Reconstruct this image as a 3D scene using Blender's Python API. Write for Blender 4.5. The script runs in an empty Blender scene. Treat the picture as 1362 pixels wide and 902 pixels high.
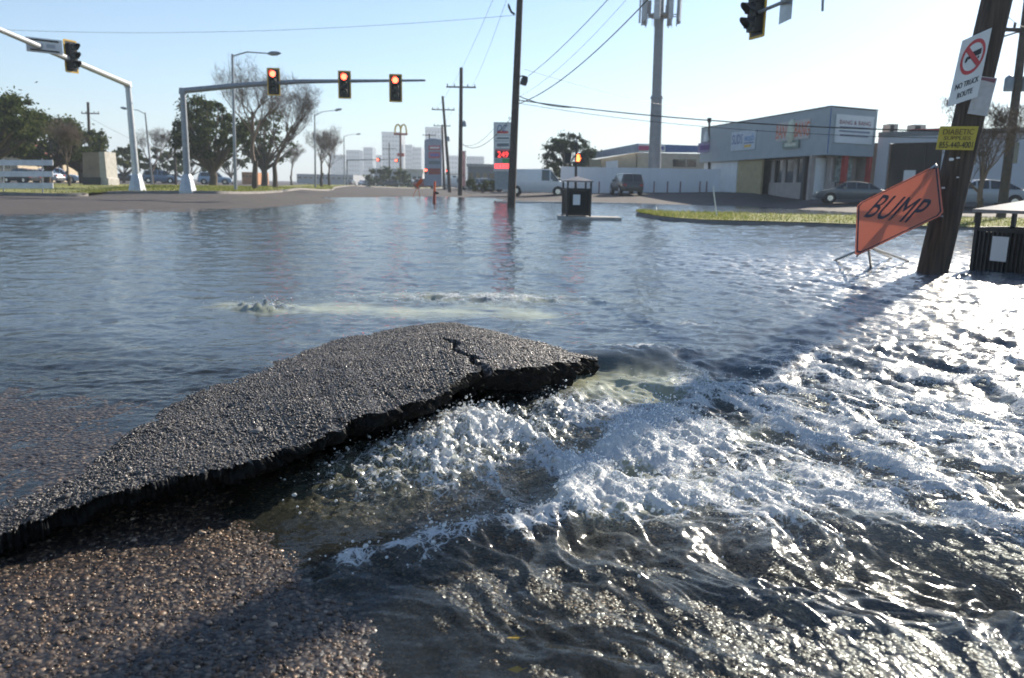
import bpy, math, random
import numpy as np
from mathutils import Vector, Matrix

random.seed(7)
RNG = np.random.default_rng(11)
scene = bpy.context.scene
COL = scene.collection

# ------------------------------------------------------------------ camera
H, FPX, CX, CY, W = 1.0, 1060.0, 681.0, 451.0, 1362.0
PITCH, ROLL = math.atan(204.4 / FPX), math.atan(0.02)
fw = Vector((0, math.cos(PITCH), -math.sin(PITCH)))
r0, u0 = Vector((1, 0, 0)), Vector((0, math.sin(PITCH), math.cos(PITCH)))
RT = math.cos(ROLL) * r0 + math.sin(ROLL) * u0
UP = -math.sin(ROLL) * r0 + math.cos(ROLL) * u0
CAM = Vector((0, 0, H))
cd = bpy.data.cameras.new('camera')
cam = bpy.data.objects.new('camera', cd)
COL.objects.link(cam)
cam.matrix_world = Matrix(((RT.x, UP.x, -fw.x, CAM.x), (RT.y, UP.y, -fw.y, CAM.y), (RT.z, UP.z, -fw.z, CAM.z), (0, 0, 0, 1)))
cd.sensor_width = 36.0
cd.lens = 36.0 * FPX / W
cd.clip_start, cd.clip_end = 0.05, 8000
cd.dof.use_dof = True
cd.dof.focus_distance = 3.6
cd.dof.aperture_fstop = 3.5
scene.camera = cam

# ------------------------------------------------------------------ sky, sun, exposure
SUN_EL = math.radians(27)
SUN_AZ = math.radians(38.0)          # to the right of the view axis (+Y), towards +X
world = bpy.data.worlds.new('World')
scene.world = world
world.use_nodes = True
wn = world.node_tree.nodes
wl = world.node_tree.links
sky = wn.new('ShaderNodeTexSky')
sky.sky_type = 'NISHITA'
sky.sun_disc = False
sky.sun_elevation = SUN_EL
sky.sun_rotation = SUN_AZ
sky.air_density, sky.dust_density, sky.ozone_density = 1.0, 0.3, 3.6
sky.altitude = 0
wl.new(sky.outputs[0], wn['Background'].inputs[0])
wn['Background'].inputs[1].default_value = 0.085
sd = bpy.data.lights.new('sun', 'SUN')
sd.energy = 5.0
sd.angle = math.radians(0.5)
sd.color = (1.0, 0.91, 0.78)
sun = bpy.data.objects.new('sun', sd)
COL.objects.link(sun)
sdir = Vector((math.sin(SUN_AZ) * math.cos(SUN_EL), math.cos(SUN_AZ) * math.cos(SUN_EL), math.sin(SUN_EL)))
sun.rotation_euler = sdir.to_track_quat('Z', 'Y').to_euler()
vs = scene.view_settings
vs.view_transform, vs.look, vs.gamma, vs.exposure = 'Standard', 'None', 1.0, 0.97
vs.use_curve_mapping = False
cy = scene.cycles
cy.use_denoising = True
cy.adaptive_threshold = .025
cy.max_bounces, cy.diffuse_bounces, cy.glossy_bounces = 5, 2, 2
cy.transmission_bounces, cy.transparent_max_bounces, cy.volume_bounces = 2, 8, 0
cy.caustics_reflective = cy.caustics_refractive = False
cy.sample_clamp_indirect = 6.0

# ------------------------------------------------------------------ measuring helpers (photograph pixel -> place)
def ray(px, py):
    return (fw * FPX + RT * (px - CX) - UP * (py - CY)).normalized()
def P(px, py, Y):
    d = ray(px, py)
    return CAM + d * (Y / d.y)
def G(px, py, z=0.0):
    d = ray(px, py)
    return CAM + d * ((z - H) / d.z)

# ------------------------------------------------------------------ noise
def _h(ix, iy, seed):
    n = (ix.astype(np.int64) * 374761393 + iy.astype(np.int64) * 668265263 + seed * 1442695041) & 0xFFFFFFFF
    n = ((n ^ (n >> 13)) * 1274126177) & 0xFFFFFFFF
    n = ((n ^ (n >> 16)) * 2246822519) & 0xFFFFFFFF
    return ((n ^ (n >> 15)) & 0xFFFFFF) / float(0xFFFFFF)
def gnoise(x, y, seed=0):
    ix, iy = np.floor(x), np.floor(y)
    fx, fy = x - ix, y - iy
    ux, uy = fx * fx * fx * (fx * (fx * 6 - 15) + 10), fy * fy * fy * (fy * (fy * 6 - 15) + 10)
    def g(a, b):
        t = _h(ix + a, iy + b, seed) * 2 * np.pi
        return np.cos(t) * (fx - a) + np.sin(t) * (fy - b)
    a = g(0, 0) * (1 - ux) + g(1, 0) * ux
    b = g(0, 1) * (1 - ux) + g(1, 1) * ux
    return (a * (1 - uy) + b * uy) * 1.5
def fbm(x, y, o=4, seed=0, gain=.5):
    s, a = 0, 1.0
    for k in range(o):
        s = s + a * gnoise(x * 2.03 ** k, y * 2.03 ** k, seed + 17 * k)
        a *= gain
    return s
def ridged(x, y, o=4, seed=0, gain=.5):
    s, a, t = 0, 1.0, 0
    for k in range(o):
        s = s + a * (1 - 2 * np.abs(gnoise(x * 2.07 ** k, y * 2.07 ** k, seed + 13 * k)))
        t += a
        a *= gain
    return s / t
def voro(x, y, seed=0):
    ix, iy = np.floor(x), np.floor(y)
    best = np.full(x.shape, 9.0); cid = np.zeros(x.shape)
    for a in (-1, 0, 1):
        for b in (-1, 0, 1):
            cx, cy_ = ix + a, iy + b
            d = (cx + _h(cx, cy_, seed) - x) ** 2 + (cy_ + _h(cx, cy_, seed + 5) - y) ** 2
            m = d < best
            best = np.where(m, d, best)
            cid = np.where(m, _h(cx, cy_, seed + 9), cid)
    return np.sqrt(best), cid
def sstep(a, b, x):
    t = np.clip((x - a) / (b - a), 0, 1)
    return t * t * (3 - 2 * t)

# ------------------------------------------------------------------ mesh helpers
def link_mesh(name, me, mat=None, parent=None):
    o = bpy.data.objects.new(name, me)
    COL.objects.link(o)
    if mat is not None:
        me.materials.append(mat)
    if parent is not None:
        o.parent = parent
    return o
def mesh_np(name, V, F, mat=None, parent=None, smooth=False, attrs=None):
    V = np.asarray(V, dtype=np.float32)
    F = np.asarray(F, dtype=np.int32)
    me = bpy.data.meshes.new(name)
    n, k = F.shape
    me.vertices.add(len(V)); me.vertices.foreach_set('co', V.ravel())
    me.loops.add(n * k); me.loops.foreach_set('vertex_index', F.ravel())
    me.polygons.add(n)
    me.polygons.foreach_set('loop_start', np.arange(0, n * k, k, dtype=np.int32))
    if smooth:
        me.polygons.foreach_set('use_smooth', np.ones(n, dtype=bool))
    for an, av in (attrs or {}).items():
        a = me.attributes.new(an, 'FLOAT', 'POINT')
        a.data.foreach_set('value', np.asarray(av, dtype=np.float32).ravel())
    me.update(calc_edges=True)
    return link_mesh(name, me, mat, parent)
def grid_faces(n, m):
    i = np.arange(n - 1)[:, None] * m + np.arange(m - 1)[None, :]
    return np.stack([i, i + 1, i + m + 1, i + m], -1).reshape(-1, 4)

class MB:
    def __init__(s): s.v, s.f = [], []
    def add(s, vs_, fs):
        o = len(s.v)
        s.v += [tuple(q) for q in vs_]
        s.f += [tuple(i + o for i in f) for f in fs]
        return s
    def box(s, x0, y0, z0, x1, y1, z1):
        return s.add([(x0, y0, z0), (x1, y0, z0), (x1, y1, z0), (x0, y1, z0), (x0, y0, z1), (x1, y0, z1), (x1, y1, z1), (x0, y1, z1)],
                     [(3, 2, 1, 0), (4, 5, 6, 7), (0, 1, 5, 4), (1, 2, 6, 5), (2, 3, 7, 6), (3, 0, 4, 7)])
    def obox(s, c, ax, ay, az):           # centre and three half-axis vectors
        c, ax, ay, az = Vector(c), Vector(ax), Vector(ay), Vector(az)
        vs_ = [c + sx * ax + sy * ay + sz * az for sz in (-1, 1) for sx, sy in ((-1, -1), (1, -1), (1, 1), (-1, 1))]
        return s.add(vs_, [(3, 2, 1, 0), (4, 5, 6, 7), (0, 1, 5, 4), (1, 2, 6, 5), (2, 3, 7, 6), (3, 0, 4, 7)])
    def wall(s, p, q, z0, z1, t=0.2):     # upright slab from p to q, thickness t to the right of p->q
        p, q = Vector((p[0], p[1], 0)), Vector((q[0], q[1], 0))
        d = (q - p).normalized(); n = Vector((d.y, -d.x, 0)) * t
        b = [p, q, q + n, p + n]
        vs_ = [(v.x, v.y, z0) for v in b] + [(v.x, v.y, z1) for v in b]
        return s.add(vs_, [(0, 1, 2, 3), (7, 6, 5, 4), (4, 5, 1, 0), (5, 6, 2, 1), (6, 7, 3, 2), (7, 4, 0, 3)])
    def tube(s, pts, rad, n=8, caps=True):
        pts = [Vector(p) for p in pts]
        if not hasattr(rad, '__len__'): rad = [rad] * len(pts)
        vs_, fs = [], []
        prev = None
        for i, p in enumerate(pts):
            d = (pts[min(i + 1, len(pts) - 1)] - pts[max(i - 1, 0)]).normalized()
            if prev is None:
                a = d.cross(Vector((0, 0, 1)) if abs(d.z) < .9 else Vector((1, 0, 0))).normalized()
            else:
                a = (prev - d * prev.dot(d)).normalized()
            prev = a
            b = d.cross(a)
            for k in range(n):
                t = 2 * math.pi * k / n
                vs_.append(p + (a * math.cos(t) + b * math.sin(t)) * rad[i])
        for i in range(len(pts) - 1):
            for k in range(n):
                k2 = (k + 1) % n
                fs.append((i * n + k, i * n + k2, (i + 1) * n + k2, (i + 1) * n + k))
        if caps:
            fs.append(tuple(range(n - 1, -1, -1)))
            fs.append(tuple((len(pts) - 1) * n + k for k in range(n)))
        return s.add(vs_, fs)
    def poly_prism(s, poly, off):         # polygon (3-D points) pushed along off
        n = len(poly); off = Vector(off)
        a = [Vector(p) for p in poly]; b = [p + off for p in a]
        fs = [tuple(range(n - 1, -1, -1)), tuple(range(n, 2 * n))]
        fs += [(i, (i + 1) % n, n + (i + 1) % n, n + i) for i in range(n)]
        return s.add(a + b, fs)
    def build(s, name, mat, parent=None, smooth=False, local=True):
        me = bpy.data.meshes.new(name)
        vs_ = s.v
        if parent is not None and local:
            l = base_of(parent)
            vs_ = [(v[0] - l[0], v[1] - l[1], v[2] - l[2]) for v in vs_]
        me.from_pydata(vs_, [], s.f)
        if smooth:
            me.polygons.foreach_set('use_smooth', [True] * len(me.polygons))
            try: me.set_sharp_from_angle(angle=math.radians(40))
            except Exception: pass
        me.update()
        return link_mesh(name, me, mat, parent)
def base_of(o):
    l = Vector((0, 0, 0))
    while o is not None:
        l += o.location; o = o.parent
    return l
def tag(o, label=None, cat=None, group=None, kind=None):
    if label: o['label'] = label
    if cat: o['category'] = cat
    if group: o['group'] = group
    if kind: o['kind'] = kind
    return o
def thing(name, label, cat, loc=(0, 0, 0), group=None, rz=0.0):
    o = bpy.data.objects.new(name, None)
    o.empty_display_size = .2
    COL.objects.link(o)
    o.location = loc
    o.rotation_euler = (0, 0, rz)
    return tag(o, label, cat, group)
def copy_tree(o, parent=None):
    c = o.copy(); COL.objects.link(c); c.parent = parent
    for ch in list(o.children): copy_tree(ch, c)
    return c
def text(body, centre, right, up, width, height, mat, parent, name='lettering', ext=0.004, shear=0.0):
    cu = bpy.data.curves.new(name, 'FONT')
    cu.body = body; cu.align_x = 'CENTER'; cu.extrude = 0.01; cu.shear = shear
    cu.resolution_u = 3
    t = bpy.data.objects.new(name, cu)
    COL.objects.link(t)
    bpy.context.view_layer.update()
    me = bpy.data.meshes.new_from_object(t.evaluated_get(bpy.context.evaluated_depsgraph_get()))
    bpy.data.objects.remove(t)
    n = len(me.vertices)
    co = np.zeros(n * 3, np.float32); me.vertices.foreach_get('co', co); co = co.reshape(-1, 3)
    mn, mx = co.min(0), co.max(0)
    u = (co - (mn + mx) / 2) / np.maximum(mx - mn, 1e-6)
    right, up = Vector(right).normalized(), Vector(up).normalized()
    nr = right.cross(up)
    l = base_of(parent) if parent is not None else Vector()
    c = np.array(Vector(centre) - l)
    out = c + u[:, :1] * width * np.array(right) + u[:, 1:2] * height * np.array(up) + u[:, 2:] * ext * 2 * np.array(nr)
    me.vertices.foreach_set('co', out.astype(np.float32).ravel()); me.update()
    me.materials.clear()
    return link_mesh(name, me, mat, parent)

# ------------------------------------------------------------------ materials
MATS = {}
def mat(name, col, rough=.6, metal=0.0, var=.15, scale=3.0, bump=0.0, bscale=30.0, emit=None, estr=0.0, spec=None, coat=0.0):
    if name in MATS: return MATS[name]
    m = bpy.data.materials.new(name); m.use_nodes = True
    nt = m.node_tree; b = nt.nodes['Principled BSDF']
    b.inputs['Roughness'].default_value = rough
    b.inputs['Metallic'].default_value = metal
    if spec is not None: b.inputs['Specular IOR Level'].default_value = spec
    if coat: b.inputs['Coat Weight'].default_value = coat
    tc = nt.nodes.new('ShaderNodeTexCoord')
    no = nt.nodes.new('ShaderNodeTexNoise'); no.inputs['Scale'].default_value = scale; no.inputs['Detail'].default_value = 6
    nt.links.new(tc.outputs['Object'], no.inputs['Vector'])
    rp = nt.nodes.new('ShaderNodeValToRGB')
    rp.color_ramp.elements[0].position, rp.color_ramp.elements[1].position = .3, .7
    rp.color_ramp.elements[0].color = tuple(c * (1 - var) for c in col) + (1,)
    rp.color_ramp.elements[1].color = tuple(min(1, c * (1 + var)) for c in col) + (1,)
    nt.links.new(no.outputs['Fac'], rp.inputs[0]); nt.links.new(rp.outputs[0], b.inputs['Base Color'])
    if bump:
        n2 = nt.nodes.new('ShaderNodeTexNoise'); n2.inputs['Scale'].default_value = bscale; n2.inputs['Detail'].default_value = 4
        nt.links.new(tc.outputs['Object'], n2.inputs['Vector'])
        bp = nt.nodes.new('ShaderNodeBump'); bp.inputs['Strength'].default_value = bump; bp.inputs['Distance'].default_value = .02
        nt.links.new(n2.outputs['Fac'], bp.inputs['Height']); nt.links.new(bp.outputs[0], b.inputs['Normal'])
    if emit:
        b.inputs['Emission Color'].default_value = emit + (1,); b.inputs['Emission Strength'].default_value = estr; m.cycles.emission_sampling = 'NONE'
    MATS[name] = m
    return m
def nd(nt, t, **kw):
    n = nt.nodes.new(t)
    for k, v in kw.items():
        if hasattr(n, k): setattr(n, k, v)
        else: n.inputs[k.replace('_', ' ')].default_value = v
    return n
def mth(nt, op, a, b=None, c=None, clamp=False):
    n = nt.nodes.new('ShaderNodeMath'); n.operation = op; n.use_clamp = clamp
    for i, q in enumerate((a, b, c)):
        if q is None: continue
        if isinstance(q, (int, float)): n.inputs[i].default_value = q
        else: nt.links.new(q, n.inputs[i])
    return n.outputs[0]
def smap(nt, val, a, b, lo=0.0, hi=1.0):
    n = nt.nodes.new('ShaderNodeMapRange'); n.interpolation_type = 'SMOOTHSTEP'
    for i, q in enumerate((val, a, b, lo, hi)):
        if isinstance(q, (int, float)): n.inputs[i].default_value = q
        else: nt.links.new(q, n.inputs[i])
    return n.outputs[0]
def ramp(nt, fac, stops):
    n = nt.nodes.new('ShaderNodeValToRGB'); e = n.color_ramp.elements
    while len(e) < len(stops): e.new(.5)
    for k, (p, c) in enumerate(stops):
        e[k].position = p; e[k].color = tuple(c) + (1,)
    nt.links.new(fac, n.inputs[0])
    return n.outputs[0]

def asphalt(name, cell, stones, binder, rough, wet=0.0, bump=.6):
    m = bpy.data.materials.new(name); m.use_nodes = True
    nt = m.node_tree; b = nt.nodes['Principled BSDF']
    geo = nt.nodes.new('ShaderNodeNewGeometry')
    vo = nd(nt, 'ShaderNodeTexVoronoi', Scale=1.0 / cell); nt.links.new(geo.outputs['Position'], vo.inputs['Vector'])
    stone = ramp(nt, nd_sep(nt, vo.outputs['Color']), stones)
    big = nd(nt, 'ShaderNodeTexNoise', Scale=1.3, Detail=7.0); nt.links.new(geo.outputs['Position'], big.inputs['Vector'])
    edge = smap(nt, vo.outputs['Distance'], .35, .62)
    mx = nt.nodes.new('ShaderNodeMix'); mx.data_type = 'RGBA'
    nt.links.new(edge, mx.inputs[0]); nt.links.new(stone, mx.inputs[6]); mx.inputs[7].default_value = tuple(binder) + (1,)
    m2 = nt.nodes.new('ShaderNodeMix'); m2.data_type = 'RGBA'; m2.blend_type = 'MULTIPLY'; m2.inputs[0].default_value = 1
    nt.links.new(mx.outputs[2], m2.inputs[6])
    nt.links.new(ramp(nt, big.outputs['Fac'], [(.3, (.7, .7, .7)), (.7, (1.15, 1.12, 1.08))]), m2.inputs[7])
    nt.links.new(m2.outputs[2], b.inputs['Base Color'])
    b.inputs['Roughness'].default_value = rough
    if wet: b.inputs['Coat Weight'].default_value = wet; b.inputs['Coat Roughness'].default_value = .12
    fn = nd(nt, 'ShaderNodeTexNoise', Scale=.7 / cell, Detail=3.0); nt.links.new(geo.outputs['Position'], fn.inputs['Vector'])
    hh = mth(nt, 'ADD', mth(nt, 'MULTIPLY', vo.outputs['Distance'], -1.0), mth(nt, 'MULTIPLY', fn.outputs['Fac'], .8))
    bp = nd(nt, 'ShaderNodeBump', Strength=bump, Distance=cell * .6); nt.links.new(hh, bp.inputs['Height'])
    nt.links.new(bp.outputs[0], b.inputs['Normal'])
    if wet: nt.links.new(bp.outputs[0], b.inputs['Coat Normal'])
    MATS[name] = m
    return m
def nd_sep(nt, c):
    n = nt.nodes.new('ShaderNodeSeparateColor'); nt.links.new(c, n.inputs[0]); return n.outputs[0]

M_road = asphalt('wet_road', .016, [(0, (.022, .014, .009)), (.5, (.062, .041, .026)), (.85, (.11, .073, .045)), (1, (.22, .17, .12))], (.012, .008, .006), .5, wet=.2)
M_lot = asphalt('dry_road', .05, [(0, (.055, .045, .040)), (1, (.105, .085, .075))], (.055, .045, .04), .85, bump=.2)
M_slab = asphalt('broken_asphalt', .010, [(0, (.025, .023, .022)), (.45, (.08, .073, .067)), (.85, (.15, .135, .12)), (1, (.28, .25, .23))], (.018, .016, .015), .55, bump=.7)
M_wood = mat('weathered_wood', (.075, .054, .04), .85, var=.55, scale=9, bump=.9, bscale=22)
nt_ = M_wood.node_tree
mp_ = nt_.nodes.new('ShaderNodeMapping'); mp_.inputs['Scale'].default_value = (3.0, 3.0, .12)
tc_ = [n for n in nt_.nodes if n.type == 'TEX_COORD'][0]; nt_.links.new(tc_.outputs['Object'], mp_.inputs[0])
for n in nt_.nodes:
    if n.type == 'TEX_NOISE': nt_.links.new(mp_.outputs[0], n.inputs['Vector'])
M_wood2 = mat('far_wood', (.075, .06, .05), .85, var=.25, scale=6)
M_galv = mat('galvanised_steel', (.42, .44, .45), .45, .6, var=.12, scale=5)
M_galv2 = mat('weathered_steel', (.26, .28, .30), .5, .4, var=.15, scale=5)
M_black = mat('black_metal', (.018, .019, .02), .45, var=.2)
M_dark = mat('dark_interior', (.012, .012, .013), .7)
M_white = mat('white_paint', (.74, .74, .73), .55, var=.06, scale=2)
M_cream = mat('cream_stucco', (.55, .46, .33), .85, var=.1, scale=2)
M_conc = mat('concrete', (.40, .38, .35), .85, var=.18, scale=4, bump=.2)
M_yellow = mat('signal_yellow', (.70, .42, .05), .5)
M_orange = mat('safety_orange', (.75, .12, .02), .5)
M_glass = mat('dark_glass', (.02, .025, .03), .08, var=.05, spec=.8)
M_rubber = mat('tyre_rubber', (.015, .015, .016), .8)
M_chrome = mat('bright_metal', (.6, .6, .6), .25, .9)
M_red = mat('red_paint', (.42, .05, .045), .5)
M_blue = mat('blue_paint', (.06, .12, .30), .5)
M_ink = mat('black_ink', (.02, .02, .025), .6)
M_wire = mat('wire_sheath', (.02, .02, .022), .6)
# ================================================================== THE GROUND
CTRL = []
for px, py in ((0, 292), (120, 288), (230, 283), (330, 279), (400, 274), (430, 263), (480, 256)):
    p = G(px, py, 0); CTRL.append((p.x, p.y, 0.0))
p = G(540, 250.5, 0); CTRL.append((p.x, p.y, 0.0))
for px, py, Y in ((0, 260, 36), (100, 259.5, 40), (183, 257, 43), (250, 257, 43), (300, 258, 42), (400, 252, 62), (470, 247.5, 110), (540, 247.5, 240),
                  (600, 248, 260), (660, 250, 200), (108, 247, 62), (20, 245, 80),
                  (715, 260.5, 68), (752, 257, 72), (850, 256, 71), (955, 255, 71), (1010, 256, 64), (1100, 262, 52), (1200, 268, 50), (1300, 272, 45),
                  (1362, 278, 42), (1420, 285, 42)):
    p = P(px, py, Y); CTRL.append(tuple(p))
for px, py, z in ((300, 330, -.1), (100, 330, -.07), (600, 300, -.12), (600, 265, -.06), (640, 257, -.03), (700, 285, -.14), (900, 330, -.15), (1200, 340, -.18),
                  (1362, 340, -.2), (1000, 400, -.16), (1362, 420, -.2), (500, 400, -.14), (0, 400, -.08), (0, 480, -.06), (690, 269, -.01), (760, 269, .01), (840, 270, .01),
                  (900, 277, -.08), (1000, 279, -.08), (1060, 281, -.06), (1140, 286, -.06), (1300, 292, -.1), (1040, 272, .08), (1060, 302, -.12), (860, 292, -.12)):
    p = G(px, py, z); CTRL.append((p.x, p.y, z))
for a in range(-80, 81, 20):
    CTRL.append((2500 * math.sin(math.radians(a)), 2500 * math.cos(math.radians(a)), .6))
for a in (-80, -60, -45): CTRL.append((40 * math.sin(math.radians(a)), 40 * math.cos(math.radians(a)), .05)); CTRL.append((6 * math.sin(math.radians(a)), 6 * math.cos(math.radians(a)), -.05))
for a in (80, 60, 45): CTRL.append((40 * math.sin(math.radians(a)), 40 * math.cos(math.radians(a)), .1)); CTRL.append((6 * math.sin(math.radians(a)), 6 * math.cos(math.radians(a)), -.15))
CT = np.array(CTRL)
def _lp(x, y):
    return np.stack([np.arctan2(x, y) * 2.0, np.log(np.hypot(x, y) + .3)], -1)
_cp = _lp(CT[:, 0], CT[:, 1])
_A = np.linalg.norm(_cp[:, None] - _cp[None], axis=-1)
_w = np.linalg.solve(_A + np.eye(len(CT)) * 1e-4, CT[:, 2])
def gz_far(x, y):
    q = _lp(np.asarray(x, float), np.asarray(y, float))
    sh = q.shape[:-1]; q = q.reshape(-1, 2)
    out = np.zeros(len(q))
    for i in range(0, len(q), 40000):
        out[i:i + 40000] = np.linalg.norm(q[i:i + 40000, None] - _cp[None], axis=-1) @ _w
    return out.reshape(sh)

# --- the heaved plate: front (broken) edge and rear waterline, as points on the ground
FRONT = [G(*q) for q in ((-420, 800, -.03), (-200, 752, -.025), (0, 707, .0), (60, 692, .012), (105, 676, .024), (155, 657, .045), (235, 635, .065), (310, 619, .085), (380, 595, .10), (430, 576, .112), (500, 556, .132),
                         (555, 537, .145), (592, 521, .152), (632, 497, .158), (680, 489, .15), (720, 485, .13), (752, 482, .09), (778, 478, .04), (794, 476, .0))]
BACK = [G(*q) for q in ((-420, 735, .0), (-200, 712, .0), (0, 668, .0), (60, 645, .0), (130, 612, .0), (175, 578, .0), (220, 546, .0), (270, 523, .0), (330, 500, .003), (390, 476, .006), (450, 456, .01),
                        (510, 443, .012), (560, 435, .015), (600, 431.5, .018), (640, 438, .016), (690, 450, .012), (735, 462, .008), (770, 471, .004), (794, 475, .0))]
def resample(pts, n):
    a = np.array([tuple(p) for p in pts])
    # parametrised by index so that front and rear stay paired
    t = np.linspace(0, len(a) - 1, n)
    i = np.clip(np.floor(t).astype(int), 0, len(a) - 2); f = (t - i)[:, None]
    def pt(k): return a[np.clip(k, 0, len(a) - 1)]
    p0, p1, p2, p3 = pt(i - 1), pt(i), pt(i + 1), pt(i + 2)
    return .5 * ((2 * p1) + (-p0 + p2) * f + (2 * p0 - 5 * p1 + 4 * p2 - p3) * f ** 2 + (-p0 + 3 * p1 - 3 * p2 + p3) * f ** 3)
MED = .55 * resample(FRONT, 60) + .45 * resample(BACK, 60)
TIP = np.array(tuple(G(812, 476, 0)))
DROP = np.vstack([MED[:, :2], [tuple(G(900, 478, 0))[:2], tuple(G(1020, 466, 0))[:2], tuple(G(1200, 440, 0))[:2], tuple(G(1500, 430, 0))[:2], (9.0, 5.5), (14, 5.5)]])
DROP = np.vstack([[(-9, 1.2)], DROP])
def polyline_sd(x, y, pl):
    """signed distance (positive on the camera's side) to a left-to-right polyline and the x-position along it"""
    best = np.full(x.shape, 1e9); sg = np.zeros(x.shape)
    for (ax, ay), (bx, by) in zip(pl[:-1], pl[1:]):
        dx, dy = bx - ax, by - ay
        t = np.clip(((x - ax) * dx + (y - ay) * dy) / (dx * dx + dy * dy + 1e-12), 0, 1)
        d = np.hypot(x - ax - t * dx, y - ay - t * dy)
        c = dx * (y - ay) - dy * (x - ax)
        m = d < best
        best = np.where(m, d, best); sg = np.where(m, -np.sign(c), sg)
    return best * sg
def bed_near(x, y, sd):
    down = -.082 - .035 * sstep(-.75, -.1, x + .45 * (y - 2)) - .06 * sstep(-.3, .9, x + .25 * (y - 2)) - .06 * sstep(.8, 3, x)
    up = -.001 - .11 * sstep(2.65, 5.2, y + .35 * x) - .05 * sstep(.5, 2.5, x)
    w = .05 + .9 * sstep(TIP[0] - .1, TIP[0] + 1.2, x)
    k = sstep(-w, w, sd)
    return up * (1 - k) + down * k
def polar(r0_, r1_, ratio, a0, a1, na):
    nr = int(math.log(r1_ / r0_) / math.log(ratio)) + 2
    r = np.geomspace(r0_, r1_, nr); a = np.radians(np.linspace(a0, a1, na))
    return r[:, None] * np.sin(a)[None], r[:, None] * np.cos(a)[None]
def ground_z(x, y, fine=True):
    x = np.asarray(x, float); y = np.asarray(y, float)
    r = np.hypot(x, y)
    z = gz_far(x, y)
    nb = r < 9.5
    if nb.any():
        xs, ys = x[nb], y[nb]
        b = bed_near(xs, ys, polyline_sd(xs, ys, DROP))
        k = sstep(6.0, 9.4, r[nb])
        z[nb] = b * (1 - k) + z[nb] * k
    return z
def gz(x, y): return float(ground_z(np.array([x]), np.array([y]))[0])

# near bed: fine enough for the single stones
x, y = polar(.8, 7.5, 1.0066, -62, 62, 520)
z = ground_z(x, y)
d1, c1 = voro(x / .017, y / .017, 3)
d2, c2 = voro(x / .034, y / .034, 8)
z = z + .0048 * (1 - d1 ** 2 * 1.4) * (.3 + c1) + .005 * np.clip(1 - d2 * 1.5, 0, 1) * (c2 > .6) + .01 * fbm(x / .5, y / .5, 3, 2) * .5
road = mesh_np('road', np.stack([x, y, z], -1).reshape(-1, 3), grid_faces(*x.shape), M_road, smooth=False)
tag(road, kind='structure')
x, y = polar(7.4, 2600, 1.035, -84, 84, 420)
z = ground_z(x, y) - .003
far = mesh_np('ground', np.stack([x, y, z], -1).reshape(-1, 3), grid_faces(*x.shape), M_lot, smooth=True)
tag(far, kind='structure')

# loose stones washed out of the road base
def ico():
    t = (1 + 5 ** .5) / 2
    v = np.array([(-1, t, 0), (1, t, 0), (-1, -t, 0), (1, -t, 0), (0, -1, t), (0, 1, t), (0, -1, -t), (0, 1, -t), (t, 0, -1), (t, 0, 1), (-t, 0, -1), (-t, 0, 1)], float)
    v /= np.linalg.norm(v[0])
    f = np.array([(0, 11, 5), (0, 5, 1), (0, 1, 7), (0, 7, 10), (0, 10, 11), (1, 5, 9), (5, 11, 4), (11, 10, 2), (10, 7, 6), (7, 1, 8), (3, 9, 4), (3, 4, 2), (3, 2, 6), (3, 6, 8), (3, 8, 9), (4, 9, 5), (2, 4, 11), (6, 2, 10), (8, 6, 7), (9, 8, 1)])
    return v, f
IV, IF = ico()
def blobs(cent, rad, flat=1.0, jit=.15, rng=RNG):
    n = len(cent)
    v = IV[None] * (1 + rng.normal(0, jit, (n, 12, 1)))
    a = rng.uniform(0, 2 * np.pi, n); ca, sa = np.cos(a), np.sin(a)
    st = rng.uniform(.75, 1.3, (n, 2))
    vx, vy = v[..., 0] * st[:, :1], v[..., 1] * st[:, 1:]
    X = vx * ca[:, None] - vy * sa[:, None]; Y_ = vx * sa[:, None] + vy * ca[:, None]
    V = np.stack([X, Y_, v[..., 2] * flat], -1) * np.asarray(rad)[:, None, None] + cent[:, None]
    F = IF[None] + (np.arange(n) * 12)[:, None, None]
    return V.reshape(-1, 3), F.reshape(-1, 3)
def stone_material(name, stops, rough, coat):
    m = bpy.data.materials.new(name); m.use_nodes = True; nt = m.node_tree; b = nt.nodes['Principled BSDF']
    g = nt.nodes.new('ShaderNodeNewGeometry')
    nz = nd(nt, 'ShaderNodeTexNoise', Scale=2.6, Detail=6.0, Roughness=.65); nt.links.new(g.outputs['Position'], nz.inputs['Vector'])
    mx = nt.nodes.new('ShaderNodeMix'); mx.data_type = 'RGBA'; mx.blend_type = 'MULTIPLY'; mx.inputs[0].default_value = 1
    nt.links.new(ramp(nt, g.outputs['Random Per Island'], stops), mx.inputs[6])
    nt.links.new(ramp(nt, nz.outputs['Fac'], [(.32, (.55, .54, .53)), (.5, (1, 1, 1)), (.7, (1.35, 1.28, 1.18))]), mx.inputs[7])
    nt.links.new(mx.outputs[2], b.inputs['Base Color'])
    b.inputs['Roughness'].default_value = rough; b.inputs['Coat Weight'].default_value = coat; b.inputs['Coat Roughness'].default_value = .1
    return m
M_peb = stone_material('wet_pebbles', [(0, (.012, .008, .006)), (.3, (.046, .026, .013)), (.5, (.13, .066, .027)), (.65, (.055, .037, .025)), (.85, (.17, .098, .047)), (1, (.42, .30, .20))], .5, .2)
OV = np.array([(1, 0, 0), (0, 1, 0), (-1, 0, 0), (0, -1, 0), (0, 0, 1), (0, 0, -1)], float)
OF = np.array([(0, 1, 4), (1, 2, 4), (2, 3, 4), (3, 0, 4), (1, 0, 5), (2, 1, 5), (3, 2, 5), (0, 3, 5)])
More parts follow.
